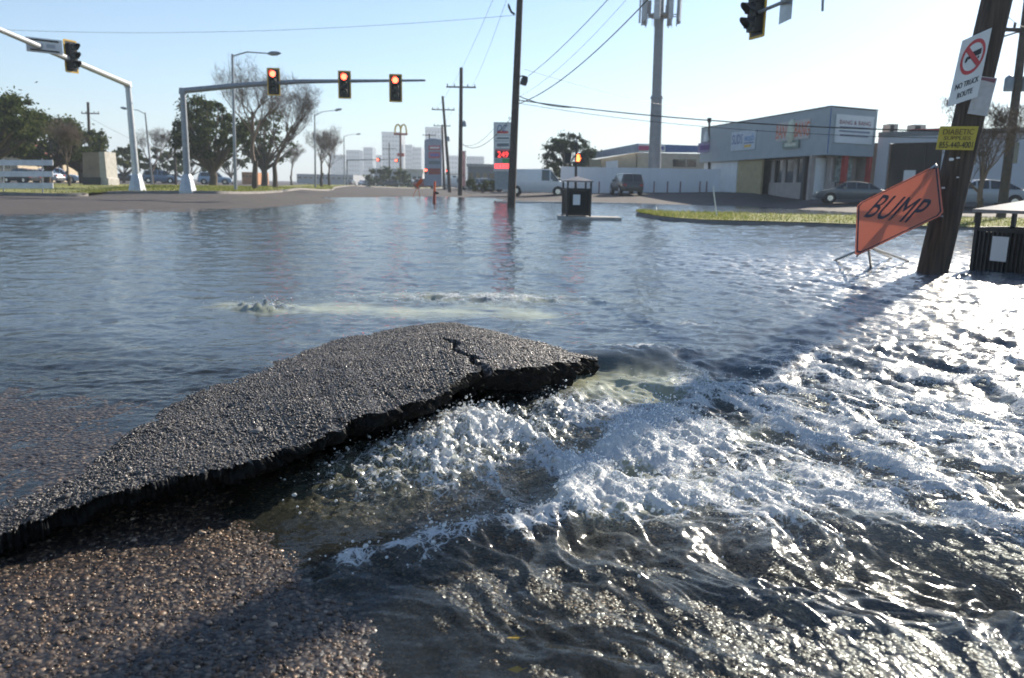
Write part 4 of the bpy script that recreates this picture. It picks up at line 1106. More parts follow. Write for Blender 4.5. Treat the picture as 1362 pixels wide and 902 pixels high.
MB().tube([cB_ - A_ * .97 - n_b * .03, cB_ + A_ * .97 - n_b * .03], .012, 6).build('cross_rib', M_galv2, bump)
tipb = cB_ + B_ * .97
MB().tube([tipb - n_b * .03 - A_ * .12 - B_ * .12, tipb + n_b * .01, tipb + A_ * .05 - B_ * .06], .022, 6).build('corner_clip', M_galv, bump)
hub = cB_ - B_ * .72 - n_b * .05
MB().tube([cB_ - B_ * .2 - n_b * .05, hub], .022, 6).build('stand_post', M_galv2, bump)
for px, py in ((1104, 349), (1159, 360), (1219, 351), (1190, 345)):
    e = G(px, py, -.06)
    MB().tube([hub, e], .017, 6).build('leg', M_galv2, bump)
# ================================================================== BINS, POSTS, BARRICADE
def trash_bin(label, c, rz, s=1.0, left=False):
    t = thing('trash_bin', label, 'trash bin', c, 'slatted bins with pitched lids', rz)
    hw, hb = .36 * s, .82 * s
    mb = MB(); mb.box(-hw * .86, -hw * .86, .05, hw * .86, hw * .86, hb * .96); mb.build('liner', M_dark, t, local=False)
    mb = MB()
    for sx in (-1, 1):
        for k_ in range(13):
            a = -hw + 2 * hw * k_ / 12
            mb.box(a - .014, sx * hw - .008, .06, a + .014, sx * hw + .008, hb)
            mb.box(sx * hw - .008, a - .014, .06, sx * hw + .008, a + .014, hb)
    o_ = mb.build('slats', M_black, t, local=False); o_['kind'] = 'stuff'
    for nm, z0, z1 in (('bottom_rail', .03, .09), ('top_rail', hb - .03, hb + .03)):
        mb = MB()
        for sx in (-1, 1):
            mb.box(-hw - .02, sx * hw - .018, z0, hw + .02, sx * hw + .018, z1); mb.box(sx * hw - .0175, -hw + .02, z0 + .002, sx * hw + .0175, hw - .02, z1 - .002)
        mb.build(nm, M_black, t, local=False)
    for sx in (-1, 1):
        for sy in (-1, 1):
            MB().box(sx * hw - .024, sy * hw - .024, 0, sx * hw + .024, sy * hw + .024, hb + .24 * s).build('post', M_black, t, local=False)
    w2 = hw * 1.16; zt = hb + .22 * s
    mb = MB(); mb.add([(-w2, -w2, zt), (w2, -w2, zt), (w2, w2, zt), (-w2, w2, zt), (-w2, -w2, zt + .04), (w2, -w2, zt + .04), (w2, w2, zt + .04), (-w2, w2, zt + .04), (0, 0, zt + .17 * s)],
                      [(3, 2, 1, 0), (0, 1, 5, 4), (1, 2, 6, 5), (2, 3, 7, 6), (3, 0, 4, 7), (4, 5, 8), (5, 6, 8), (6, 7, 8), (7, 4, 8)])
    mb.build('lid', mat('bin_lid', (.26, .235, .22), .5), t, local=False)
    (MB().box(-hw - .024, -.11 * s, .42 * s, -hw - .014, .11 * s, .74 * s) if left else MB().box(-.11 * s - .08, -hw - .024, .35 * s, .11 * s - .08, -hw - .014, .66 * s)).build('notice', M_white, t, local=False)
    return t
cF = G(766, 287.5, .10)
pad = thing('concrete_pad', 'thin concrete pad carrying the far trash bin above the flood', 'pad', cF - Vector((0, 0, .1)))
MB().box(cF.x - .55, cF.y - .6, -.25, cF.x + 1.35, cF.y + .6, .10).build('slab', M_conc, pad)
trash_bin('dark slatted trash bin on a pad before the parked white van', cF, math.radians(8))
cNr = P(1359, 300, 10.6); cNr.z = -.27
trash_bin('slatted trash bin standing in the flood next to the leaning pole', cNr, math.radians(24), 1.0, True)
# crossing signal
Yp = 33.0
bp_ = P(766, 262, Yp); bp_.z = gz(bp_.x, bp_.y); tp_ = P(766.8, 189, Yp)
t = thing('pedestrian_signal', 'crossing signal post with a lit orange hand behind the bin', 'crossing signal', bp_)
MB().tube([bp_ - Vector((0, 0, .2)), tp_], [.06, .05], 8).build('post', M_black, t, True)
MB().tube([tp_, tp_ + Vector((0, 0, .06)), tp_ + Vector((0, 0, .1))], [.06, .07, .02], 8).build('cap', M_galv, t)
c = P(771, 210.5, Yp - .1)
MB().obox(c, (.17, 0, 0), (0, .11, 0), (0, 0, .2)).build('hand_signal', M_black, t)
mb = MB(); c2_ = c + Vector((-.07, -.115, 0))
mb.obox(c2_ - Vector((0, 0, .05)), (.06, 0, 0), (0, .004, 0), (0, 0, .08))
for k_ in range(4): mb.obox(c2_ + Vector((-.045 + .03 * k_, 0, .09 - abs(k_ - 1.4) * .012)), (.011, 0, 0), (0, .004, 0), (0, 0, .06))
mb.obox(c2_ + Vector((.08, 0, -.02)), (.022, 0, .02), (0, .004, 0), (-.012, 0, .012)); mb.build('lit_hand', M_lhand, t)
c = P(755, 210.5, Yp + .05); MB().obox(c, (.12, 0, 0), (0, .1, 0), (0, 0, .2)).build('side_signal', M_black, t)
MB().tube([P(755, 212, Yp), P(771, 212, Yp)], .025, 6).build('bracket', M_galv2, t)
# delineators and far work signs
b = G(577.5, 271, -.03); t = thing('delineator_post', 'orange delineator post standing alone in the flooded lane', 'delineator', b)
tp_ = P(578.5, 241, b.y)
MB().tube([b - Vector((0, 0, .1)), b.lerp(tp_, .55)], [.10, .07], 8).build('lower_tube', mat('dull_red', (.32, .05, .03), .6), t, True)
MB().tube([b.lerp(tp_, .55), b.lerp(tp_, .93), tp_], [.06, .06, .03], 8).build('upper_tube', M_orange, t, True)
MB().tube([b.lerp(tp_, .5) + Vector((.05, 0, 0)), b.lerp(tp_, .5) + Vector((.22, 0, -.05))], [.09, .05], 7).build('weight', M_black, t)
b = gb(556, 62); c = P(557.5, 243.5, 62)
t = thing('work_sign', 'small far orange diamond sign tilted beside the flooded lane', 'warning sign', b)
a_, b2_ = Vector((.28, .1, .16)), Vector((.16, 0, .42))
MB().poly_prism([c - a_, c - b2_, c + a_, c + b2_], (0, .03, 0)).build('panel', M_orange, t)
for dx in (-.3, .25): MB().tube([c - b2_ * .6, Vector((b.x + dx - .1, b.y, b.z))], .02, 5).build('leg', M_orange, t)
b = G(954, 285, .2); tp_ = P(948.5, 249, b.y); b.z = .1
t = thing('marker_stake', 'thin white marker stake leaning in the verge grass', 'stake', b); MB().tube([b, tp_], [.022, .018], 6).build('shaft', M_white, t); MB().tube([tp_, tp_ + Vector((0, 0, .03))], [.02, .005], 6).build('tip', M_white, t)
b = G(871, 283, .0); t = thing('marker_stump', 'short white marker stump at the corner of the verge', 'stump', b)
MB().tube([b - Vector((0, 0, .1)), b + Vector((0, 0, .2)), b + Vector((0, 0, .24))], [.10, .08, .04], 8).build('body', M_white, t, True); MB().tube([b + Vector((0, 0, .24)), b + Vector((0, 0, .3))], [.05, .05], 8).build('cap', M_galv, t)
# barricade
Yq = 37.5
t = thing('barricade', 'three-rail white road barricade standing on the median kerb', 'barricade', P(30, 259, Yq))
for py in (216.5, 231.5, 247):
    a0, a1 = P(-75, py, Yq), P(70.5, py, Yq); c = (a0 + a1) / 2
    MB().obox(c, (a1 - a0) / 2, (0, .02, 0), (0, 0, .125)).build('rail', mat('barricade_white', (.62, .63, .66), .5), t)
for x0, x1 in ((5, 4), (57, 56), (-60, -61)):
    p0, p1 = P(x0, 260, Yq + .06), P(x1, 211, Yq + .06)
    MB().tube([p0, p1], .03, 6).build('post', M_galv2, t)
    MB().obox(P(x0 + 1, 261, Yq), (.06, 0, 0), (0, .5, 0), (0, 0, .04)).build('foot', M_galv2, t)
# stone sign block
Yk = 58.0
t = thing('monument_sign', 'tapered pale stone sign block with a dark plinth on the grass', 'monument sign', P(125, 247, Yk))
f0 = [P(110.5, 247, Yk), P(133.5, 247, Yk), P(131, 202.5, Yk), P(109.5, 202.5, Yk)]
MB().poly_prism(f0, (0, 1.3, 0)).build('block', mat('bronze_face', (.22, .17, .13), .6, var=.25, scale=1.2), t)
MB().poly_prism([P(133.6, 247, Yk), P(144.5, 247, Yk), P(144, 238, Yk), P(142, 236, Yk), P(139, 202.0, Yk), P(131.1, 202.0, Yk)], (0, 1.6, 0)).build('stone_end', M_conc, t)
MB().poly_prism([P(110, 247.5, Yk - .06), P(133.7, 247.5, Yk - .06), P(133.4, 236, Yk - .06), P(110, 236, Yk - .06)], (0, .2, 0)).build('plinth', M_black, t)

# ================================================================== VEHICLES
def car(label, loc, rz, col, kind='sedan', group=None, s=1.0):
    t = thing('parked_car', label, 'car' if kind != 'van' else 'van', loc, group, rz)
    if kind == 'van': t.name = 'cargo_van'
    paint = mat('paint_%.2f_%.2f_%.2f' % col, col, .35, var=.04, coat=.6)
    if kind == 'sedan':   # x, shoulder z, roof z, half width
        st = [(-2.3, .55, .55, .72), (-2.2, .86, .86, .84), (-1.75, .95, .97, .88), (-1.0, .95, 1.36, .90), (-.2, .95, 1.44, .91), (.4, .94, 1.40, .91), (1.15, .93, .95, .90), (1.9, .82, .82, .86), (2.25, .66, .66, .76), (2.3, .5, .5, .68)]; cab = (2, 6)
    elif kind == 'suv':
        st = [(-2.3, .6, .6, .8), (-2.25, 1.0, 1.05, .9), (-2.0, 1.08, 1.68, .93), (-.2, 1.08, 1.78, .95), (.3, 1.07, 1.74, .95), (1.05, 1.06, 1.08, .94), (1.9, .98, .98, .9), (2.3, .75, .75, .82), (2.35, .5, .5, .75)]; cab = (1, 5)
    else:
        st = [(-2.75, .6, .6, .9), (-2.72, 1.15, 2.05, .98), (.3, 1.15, 2.1, 1.0), (1.0, 1.15, 2.08, 1.0), (1.75, 1.15, 1.2, .98), (2.55, 1.02, 1.02, .95), (2.72, .75, .75, .9), (2.75, .45, .45, .85)]; cab = (2, 4)
    zb = .28
    ring = []
    for x_, zs, zr, w_ in st:
        tw = w_ * (.80 if zr > zs + .2 else .93)
        if kind == 'van' and zr > zs + .2: tw = w_ * .93
        ring.append([(x_, -w_ * .9, zb), (x_, -w_, zb + .12), (x_, -w_, zs), (x_, -tw, zr), (x_, 0, zr + .04), (x_, tw, zr), (x_, w_, zs), (x_, w_, zb + .12), (x_, w_ * .9, zb)])
    body = MB(); vs_ = [q_ for r_ in ring for q_ in r_]; fs, gl_ = [], []
    for i in range(len(ring) - 1):
        for k_ in range(9):
            f_ = (i * 9 + k_, (i + 1) * 9 + k_, (i + 1) * 9 + (k_ + 1) % 9, i * 9 + (k_ + 1) % 9)
            isg = cab[0] <= i < cab[1] and k_ in (2, 5)
            shield = (i == cab[1] - 1 or (i == cab[0] and kind != 'van')) and k_ in (3, 4)
            fs.append(f_)
            if isg or shield: gl_.append((f_, k_))
    fs.append(tuple(range(8, -1, -1))); fs.append(tuple((len(ring) - 1) * 9 + k_ for k_ in range(9)))
    body.add(vs_, fs); bo = body.build('body', paint, t, True, local=False)
    for f_, k_ in gl_:
        q_ = [Vector(vs_[i]) for i in f_]; c = sum(q_, Vector()) / 4; n_ = (q_[1] - q_[0]).cross(q_[2] - q_[1])
        if n_.length < 1e-6: n_ = (q_[2] - q_[0]).cross(q_[3] - q_[0])
        n_.normalize()
        if n_.dot(c - Vector((c.x * .8, 0, .8))) < 0: n_ = -n_
        MB().add([c + (v - c) * .88 + n_ * .012 for v in q_], [(0, 1, 2, 3)]).build('window', M_glass, t, local=False)
    L_ = st[-1][0]
    for x_ in (-L_ * .62, L_ * .60):
        for sy in (-1, 1):
            wv = max(q_[3] for q_ in st); R_ = .33 if kind == 'sedan' else .37
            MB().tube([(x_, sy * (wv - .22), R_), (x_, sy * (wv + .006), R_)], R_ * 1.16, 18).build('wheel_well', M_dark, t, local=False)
            w_ = MB().tube([(x_, sy * (wv - .2), R_), (x_, sy * (wv - .02), R_), (x_, sy * (wv + .02), R_)], [R_, R_, R_ * .9], 18).build('wheel', M_rubber, t, local=False)
            MB().tube([(x_, sy * (wv + .0), R_), (x_, sy * (wv + .028), R_)], [R_ * .62, R_ * .55], 12).build('rim', M_chrome, w_, local=False)
    for sy in (-1, 1):
        MB().box(L_ - .16, sy * st[-2][3] * .62 - .16, .62, L_ - .02, sy * st[-2][3] * .62 + .16, .74).build('headlight', M_chrome, t, local=False)
        MB().box(-L_ + .0, sy * st[1][3] * .78 - .13, .7, -L_ + .1, sy * st[1][3] * .78 + .13, .9).build('tail_light', M_red, t, local=False)
        MB().box(cab[1] * 0 + st[cab[1] - 1][0] + .05, sy * (st[3][3] + .08) - .09, st[3][1] + .02, st[cab[1] - 1][0] + .2, sy * (st[3][3] + .08) + .09, st[3][1] + .17).build('mirror', paint, t, local=False)
    MB().box(L_ - .05, -.7, .34, L_ + .05, .7, .52).build('front_bumper', M_black if kind == 'suv' else paint, t, local=False)
    MB().box(-L_ - .05, -.7, .34, -L_ + .05, .7, .55).build('rear_bumper', M_black, t, local=False)
    t.scale = (s, s, s)
    return t
WH = (.72, .73, .74); SI = (.33, .35, .37); DK = (.03, .032, .036); BL = (.12, .2, .32)
b = gb(715, 68); car('white cargo van parked behind the utility pole', b, math.radians(-3), (.8, .8, .8), 'van', s=1.04)
b = gb(832.5, 66); car('black boxy vehicle parked tail-out against the white fence', b, math.radians(97), DK, 'suv', s=.95)
b = gb(1303, 42.5); b.z = max(b.z, -.02); car('silver sedan parked behind the verge by the white building', b, math.radians(168), SI, 'sedan', s=1.0)
b = gb(1132, 47); car('dark grey sedan parked before the corner shop', b, math.radians(166), (.10, .11, .12), 'sedan', s=.85)
b = gb(57, 92); b.z += .1; car('white sedan behind the barricade near the tan building', b, math.radians(175), WH)
b = gb(30, 90); car('black car parked next to the white sedan behind the barricade', b, math.radians(160), DK, 'suv', s=.9)
b = gb(79, 100); car('pale blue car beyond the small bare tree', b, math.radians(20), (.4, .5, .6), 'suv')
b = gb(168, 128); car('dark small car parked beyond the pale mast', b, math.radians(10), DK)
b = gb(216, 122); car('blue-grey car beyond the grass between the two masts', b, math.radians(5), BL, 'suv', s=1.1)
b = gb(233, 126); car('white car next to the blue-grey one beyond the grass', b, math.radians(8), WH)
b = gb(287, 118); car('light blue car parked under the round evergreen oak', b, math.radians(12), (.3, .42, .55), 'suv')
b = gb(484, 215); car('white car driving away on the dry road ahead', b, math.radians(80), WH)
b = gb(508, 190); car('dark pickup stopped beside the white car ahead', b, math.radians(20), DK, 'suv', s=1.1)
b = gb(550, 190); car('dark car waiting under the tall restaurant sign', b, math.radians(10), DK, 'suv')
b = gb(467, 230); car('small dark car far along the median', b, math.radians(85), DK)
b = gb(648, 110); car('pale pickup parked by the fuel price sign', b, math.radians(40), (.5, .55, .6), 'suv')
b = gb(600, 200); car('far white box vehicle behind the leaning pole', b, 0, WH, 'van', s=1.4)

for px, Y, rz, col, kind, lab in ((522, 165, 8, DK, 'sedan', 'black saloon queued before the pale flat-roofed restaurant'), (537, 172, 172, (.45, .46, .48), 'suv', 'grey wagon queued under the golden arches pole'), (566, 150, 12, (.25, .05, .05), 'suv', 'dark red wagon at the foot of the restaurant pylon'),
                                (627, 130, 170, WH, 'suv', 'white wagon parked before the low grey shop'), (636, 140, 20, DK, 'sedan', 'black saloon beside the white wagon at the grey shop'), (494, 230, 85, DK, 'suv', 'dark wagon following the white car ahead'),
                                (605, 160, 5, (.6, .6, .6), 'van', 'pale delivery van waiting beyond the upright far pole')):
    car(lab, gb(px, Y), math.radians(rz), col, kind)
# ================================================================== SHOPS ON THE RIGHT
C0 = P(1105, 142, 53); zt = C0.z; C = Vector((C0.x, C0.y, 0))
_E = P(933, 171, 74); E = Vector((_E.x, _E.y, 0)); _D = P(1168, 146, 55.0); D = Vector((_D.x, _D.y, 0))
zf = 3.35
gC = gz(C.x, C.y) - .1
shop = thing('corner_shop', 'low corner shop building with a deep grey fascia and red columns', 'shop building', (C.x, C.y, gC))
M_fas = mat('grey_fascia', (.34, .38, .40), .6, var=.06, scale=1.5)
uS = (E - C).normalized(); uF = (D - C).normalized(); Dz = Vector((0, 0, 1))
nS = Vector((-uS.y, uS.x, 0)); nS = nS if nS.x < 0 else -nS; nF = Vector((uF.y, -uF.x, 0)); nF = nF if nF.y < 0 else -nF
def prism_xy(poly, z0, z1): return MB().poly_prism([Vector((p[0], p[1], z0)) for p in poly], (0, 0, z1 - z0))
inn = .95
def wseg(a, b, z0, z1, nrm_, off, th=.15):      # wall piece on a line, set back by off
    q_ = [a - nrm_ * off, b - nrm_ * off, b - nrm_ * (off + th), a - nrm_ * (off + th)]
    return prism_xy(q_, z0, z1)
wseg(C, E, zf, zt, nS, 0.0, .25).build('side_fascia', M_fas, shop)
wseg(C + uF * .001, D, zf, zt - .02, nF, 0.0, .25).build('front_fascia', M_fas, shop)
wseg(C - nS * -.04, E + nS * .04, zt, zt + .07, nS, 0.0, .35).build('side_coping', mat('dark_trim', (.05, .055, .06), .5), shop)
wseg(C + nF * .04, D + nF * .04, zt + .002, zt + .075, nF, 0.0, .35).build('front_coping', MATS['dark_trim'], shop)
far_r = Vector((5.2, .5, 0))
Ei, Di = E + uF * 9, D + uS * 14
prism_xy([C - nS * .26 - nF * .26 + uS * .2, E - nS * .26, Ei, Di, D - nF * .26], zf + .01, zf + .12).build('soffit', mat('soffit', (.42, .43, .40), .7), shop)
prism_xy([C - nS * .26 - nF * .26 + uS * .2, E - nS * .26, Ei, Di, D - nF * .26], zt - .5, zt - .4).build('roof_deck', M_conc, shop)
# ground floor walls behind the canopy
g0 = gC - .2
wl0 = lambda a, b, z0, z1, off, m_, nm: wseg(C + uS * a, C + uS * b, z0, z1, nS, off).build(nm, m_, shop)
M_tan = mat('tan_panel', (.42, .34, .19), .8, var=.1); M_pink = mat('pinkish_wall', (.40, .34, .31), .8, var=.1)
wl0(13.9, 20.9, g0, zf, .3, M_white, 'white_wall')
wl0(9.6, 13.8, g0, zf, .3, M_tan, 'tan_wall')
wl0(.6, 9.5, g0, gC + 1.1, inn, M_pink, 'sill_wall'); wl0(.6, 9.5, gC + 2.75, zf, inn, M_pink, 'head_wall')
for a in (9.0, 7.3, 5.6, 3.9, 1.2): wl0(a - .22, a + .22, gC + 1.1, gC + 2.75, inn - .01, M_pink, 'pier')
for a in (8.15, 6.45, 4.75): wl0(a - .62, a + .62, gC + 1.1, gC + 2.75, inn + .08, M_glass, 'window')
wl0(1.42, 3.68, g0, gC + 2.75, inn + .09, M_dark, 'door')
wl0(9.5, 9.62, g0, zf, .3, M_tan, 'return_wall')
prism_xy([C + uS * 3.2 - nS * .35, C + uS * 3.55 - nS * .35, C + uS * 3.55 - nS * .6, C + uS * 3.2 - nS * .6], g0, zf).build('column', mat('dark_column', (.06, .055, .055), .7), shop)
prism_xy([C + uS * 2.0 + uF * 1.35, E + uF * 1.35, Ei, Di, D + uS * 2.0], g0, zf).build('inner_block', mat('inner_wall', (.22, .2, .18), .8), shop)
# short front under the sign board
for a, w_ in ((2.05, .16), ((D - C).length - .05, .11)):
    q_ = C + uF * a; prism_xy([q_ - uF * w_ - nF * .1, q_ + uF * w_ - nF * .1, q_ + uF * w_ - nF * .4, q_ - uF * w_ - nF * .4], g0, zf if a < 3 else zt - .8).build('red_column', M_red, shop)
q_ = C + uF * 0.02; prism_xy([q_ - uF * .0 + nF * .03, q_ + uF * .12 + nF * .03, q_ + uF * .12 - nF * .01, q_ - nF * .01], zf + .1, zt - .05).build('corner_trim', M_blue, shop)
fl = (D - C).length
prism_xy([D - uF * .25 + uS * .3, D - uF * .02 + uS * .3, Di - uF * .02, Di - uF * .25], g0, zt - .45).build('end_wall', M_pink, shop)
prism_xy([D + uS * .9, D + uF * 3.2 + uS * .9, D + uF * 3.2 + uS * 1.1, D + uS * 1.1], g0, zt - 2.0).build('link_wall', M_pink, shop)
wseg(C + uF * .1, C + uF * fl, g0, zf, nF, 1.3).build('front_wall', M_pink, shop)
wseg(C + uF * .5, C + uF * 1.75, g0, gC + 2.7, nF, 1.23, .06).build('white_door', M_white, shop)
wseg(C + uF * 2.35, C + uF * 3.9, gC + 1.1, gC + 2.85, nF, 1.23, .06).build('shop_window', mat('poster_glass', (.35, .42, .4), .3, var=.6, scale=4), shop)
for a in (.05, 1.0, 1.9): MB().tube([C + uF * a + nF * .9 + Dz * (gC), C + uF * a + nF * .9 + Dz * (gC + 1.1)], .025, 6).build('handrail_post', M_black, shop)
MB().tube([C + uF * .05 + nF * .9 + Dz * (gC + 1.1), C + uF * 1.9 + nF * .9 + Dz * (gC + 1.1)], .025, 6).build('handrail', M_black, shop)
# sign boards
zc = (zf + zt) / 2
def board(label, a, b, z0, z1, axis, nrm_, m_, th=.06, name='sign_board'):
    p = C + axis * a; q = C + axis * b; t_ = thing(name, label, 'sign', (p + q) / 2 + Dz * z0)
    q4 = [p + nrm_ * .01, q + nrm_ * .01, q + nrm_ * (.01 + th), p + nrm_ * (.01 + th)]
    prism_xy(q4, z0, z1).build('panel', m_, t_)
    return t_, (p + q) / 2 + nrm_ * (.02 + th) + Dz * (z0 + z1) / 2
t, c = board('white sign board above the corner shop entrance with dark red lettering', .55, fl - .35, zf + .78, zt - .42, uF, nF, M_white)
bw = fl - .9
text('BANG & BANG', c + Dz * .42, uF, Dz, bw * .82, .27, mat('dark_red_ink', (.22, .02, .04), .6), t)
for dz, w_, h_ in ((.12, .8, .09), (-.14, .82, .12), (-.4, .75, .12)):
    MB().obox(c + Dz * dz, uF * bw * w_ * .5, nF * .004, Dz * h_ * .5).build('small_print', mat('grey_ink', (.22, .24, .3), .6), t)
lw = (E - C).length
t, c = board('pale washed-out banner with blue lettering on the shop side', 10.2, 14.6, zf + .75, zt - .75, uS, nS, mat('pale_banner', (.50, .55, .60), .6, var=.1))
rS = -uS
text('SUDS', c + uS * 1.05 + Dz * .15, rS, Dz, 1.9, .75, M_blue, t); text('wash', c - uS * 1.1 + Dz * .2, rS, Dz, 1.7, .6, mat('mid_blue', (.08, .25, .5), .5), t)
MB().obox(c - uS * 1.1 - Dz * .22, uS * .85, nS * .004, Dz * .04).build('underline', M_blue, t)
MB().obox(c - uS * .9 - Dz * .45, uS * .6, nS * .004, Dz * .1).build('yellow_strip', M_yellow, t)
t, c = board('orange outlined bar sign with a pale figure on the shop side', 2.3, 6.9, zf + 1.15, zt - .55, uS, nS, mat('orange_board', (.50, .46, .44), .5, var=.1))
text('BANG', c + uS * 1.35, rS, Dz, 1.95, .95, mat('neon_orange', (.62, .12, .04), .5), t); text('BANG', c - uS * 1.35, rS, Dz, 1.95, .95, mat('neon_orange', (.62, .12, .04), .5), t)
MB().tube([c - Dz * .85 + nS * .02, c - Dz * .3 + nS * .02, c + Dz * .3 + nS * .02, c + Dz * .62 + nS * .02, c + Dz * .78 + nS * .02], [.22, .36, .3, .22, .05], 10).build('figure', mat('pale_figure', (.6, .62, .5), .6), t)
MB().obox(c - Dz * .95 + nS * .03, uS * 1.15, nS * .03, Dz * .26).build('green_badge', mat('badge_green', (.2, .26, .22), .5), t)
MB().obox(c - Dz * .95 + nS * .065, uS * .8, nS * .004, Dz * .12).build('faded_print', MATS['pale_figure'], t)
# bracket sign and pole sign at the far end
c = P(941, 193, 72); t = thing('pole_sign', 'purple lettered pole sign with a white figure at the far end of the shop', 'sign', P(944, 255, 72))
MB().tube([P(943, 255, 72.2), P(943.5, 159, 72.2)], [.12, .1], 8).build('pole', M_wood2, t); MB().tube([P(943.5, 163, 72.2), P(943.5, 157, 72.2)], [.16, .2], 8).build('pole_cap', M_black, t)
MB().obox(P(941, 196, 72), (.85, .1, .1), (0, .06, 0), (0, 0, .42)).build('panel', mat('lilac', (.42, .33, .48), .6, var=.15), t)
MB().obox(P(941, 196, 71.92), (.68, .08, .08), (0, .006, 0), (0, 0, .2)).build('faded_print', mat('purple', (.22, .12, .30), .6), t)
MB().tube([P(939.5, 188, 72), P(939.5, 180, 72), P(940, 175, 72)], [.28, .2, .12], 8).build('figure', M_white, t)
MB().obox(P(953, 211.5, 72), (.62, 0, 0), (0, .05, 0), (0, 0, .16)).build('lower_panel', M_white, t)

# long white building to the right
R0 = P(1169, 176, 55.2); zr = R0.z; R0 = Vector((R0.x, R0.y, 0)); _R = P(1362, 165, 49.0); R1 = Vector((_R.x, _R.y, 0)); uR = (R1 - R0).normalized(); LR = 34.0; R2 = R0 + uR * LR
nR = Vector((uR.y, -uR.x, 0)); nR = nR if nR.y < 0 else -nR
gR = gz(R0.x + 3, R0.y - 1) - .4
wb = thing('white_building', 'long white flat-roofed building with a dark glazed entrance', 'building', (R0.x, R0.y, gR))
sc_ = (R1 - R0).length / (1362 - 1169)
M_wall = mat('white_block_wall', (.5, .51, .54), .8, var=.06, scale=.8)
def rw(a, b, z0, z1, off=0.0, th=.2, m_=M_wall, nm='wall'): return wseg(R0 + uR * a, R0 + uR * b, z0, z1, nR, off, th).build(nm, m_, wb)
def zpx(py, px, Y): return P(px, py, Y).z
da, db = (1186 - 1169) * sc_, (1263 - 1169) * sc_
ztd = zpx(190, 1220, 53.5)
rw(0, da, gR, zr - .3); rw(da, db, ztd, zr - .3); rw(db, LR, gR, zr - .3)
rw(da, db, gR, ztd, .5, .1, M_dark, 'dark_glazing')
rw(da + 1.1, da + 1.15, gR, ztd, .42, .06, M_black, 'mullion'); rw(da + 2.2, da + 2.25, gR, ztd, .42, .06, M_black, 'mullion')
rw(da + 1.0, da + 1.75, gR + 1.3, gR + 2.3, .40, .02, M_white, 'door_notice')
rw(0, LR, zr - .3, zr, -.06, .4, mat('roof_trim', (.16, .17, .18), .6), 'roof_edge')
rw(da + 1.3, db, zr + .0, zr + .12, -.02, .3, M_red, 'red_trim')
prism_xy([R0 - nR * .3, R2 - nR * .3, R2 - nR * 12, R0 - nR * 12], zr - .6, zr - .5).build('roof_deck', M_conc, wb)
for a in (1294, 1345): rw((a - 1169) * sc_, (a + 15 - 1169) * sc_, zpx(219, a, 51), zpx(192, a, 51), -.01, .1, M_glass, 'window')
rw(db + .5, LR, gR, gR + 1.0, -.05, .05, mat('grey_plinth', (.2, .2, .22), .8), 'plinth')
for px, py0, py1, px1, lab in ((1182, 177, 165, 1195, 'boxy roof air conditioner nearer the corner shop'), (1215, 176, 166, 1232, 'wider roof air conditioner above the dark entrance')):
    a, b = P(px, py0, 56), P(px1, py1, 56); t = thing('air_conditioner', lab, 'air conditioner', (a.x, a.y, zr - .5))
    MB().box(a.x, a.y, zr - .5, b.x, a.y + 1.0, b.z).build('casing', M_conc, t); MB().box(a.x + .08, a.y - .02, zr + .05, a.x + (b.x - a.x) * .55, a.y - .001, b.z - .08).build('grille', M_black, t)
# white fence and its posts, building behind
F0, F1 = P(745, 257, 72), P(965, 254.5, 70)
fz = P(850, 223.5, 71).z
fence = thing('white_fence', 'long white sheet fence closing off the lot behind the black vehicle', 'fence', F0)
npan = 22
for i in range(npan):
    a = F0.lerp(F1, i / npan); b = F0.lerp(F1, (i + .985) / npan)
    MB().wall((a.x, a.y), (b.x, b.y), -.3, fz + (.0 if i % 2 else .015), .05).build('panel', mat('fence_white', (.66, .68, .71), .6, var=.05, scale=.7), fence)
for px in (797, 870, 888, 905, 931, 940): 
    p = P(px, 246, 69.3); MB().tube([Vector((p.x, p.y, gz(p.x, p.y) - .2)), Vector((p.x, p.y, p.z + .3))], .06, 6).build('post', mat('rusty_post', (.22, .12, .12), .8), fence)
Yw = 92.0
s1 = thing('strip_building', 'tan single-storey building with a blue fascia behind the white fence', 'building', P(800, 250, Yw))
a, b, c3 = P(775, 213, Yw + 6), P(848, 191.5, Yw), P(948, 195, Yw - 2)
MB().poly_prism([P(775, 251, Yw + 6), P(846, 251, Yw), P(846, 203, Yw), P(775, 215, Yw + 6)], (0, 6, 0)).build('side_wall', M_cream, s1)
MB().poly_prism([P(847, 251, Yw + .3), P(950, 251, Yw - 1.7), P(950, 205, Yw - 1.7), P(847, 203, Yw + .3)], (0, 6, 0)).build('front_wall', M_cream, s1)
MB().poly_prism([P(770, 214, Yw + 5), P(848, 202.5, Yw - 1), P(848, 191, Yw - 1), P(770, 206, Yw + 5)], (0, .4, 0)).build('side_fascia', mat('grey_blue_fascia', (.34, .37, .43), .6), s1)
MB().poly_prism([P(848, 202.5, Yw - 1.02), P(950, 203, Yw - 3), P(950, 194.5, Yw - 3), P(848, 191, Yw - 1.02)], (0, .4, 0)).build('front_fascia', M_blue, s1)
MB().poly_prism([P(849, 202, Yw - 1.2), P(885, 202.5, Yw - 1.9), P(885, 192.5, Yw - 1.9), P(849, 191.5, Yw - 1.2)], (0, .15, 0)).build('logo_panel', M_white, s1)
MB().obox(P(857, 197, Yw - 1.45), (.65, -.03, 0), (0, .02, 0), (0, 0, .25)).build('red_print', mat('logo_red', (.45, .06, .15), .6), s1); MB().obox(P(877, 197, Yw - 1.95), (.5, -.03, 0), (0, .02, 0), (0, 0, .18)).build('blue_print', mat('logo_blue', (.1, .12, .35), .6), s1)
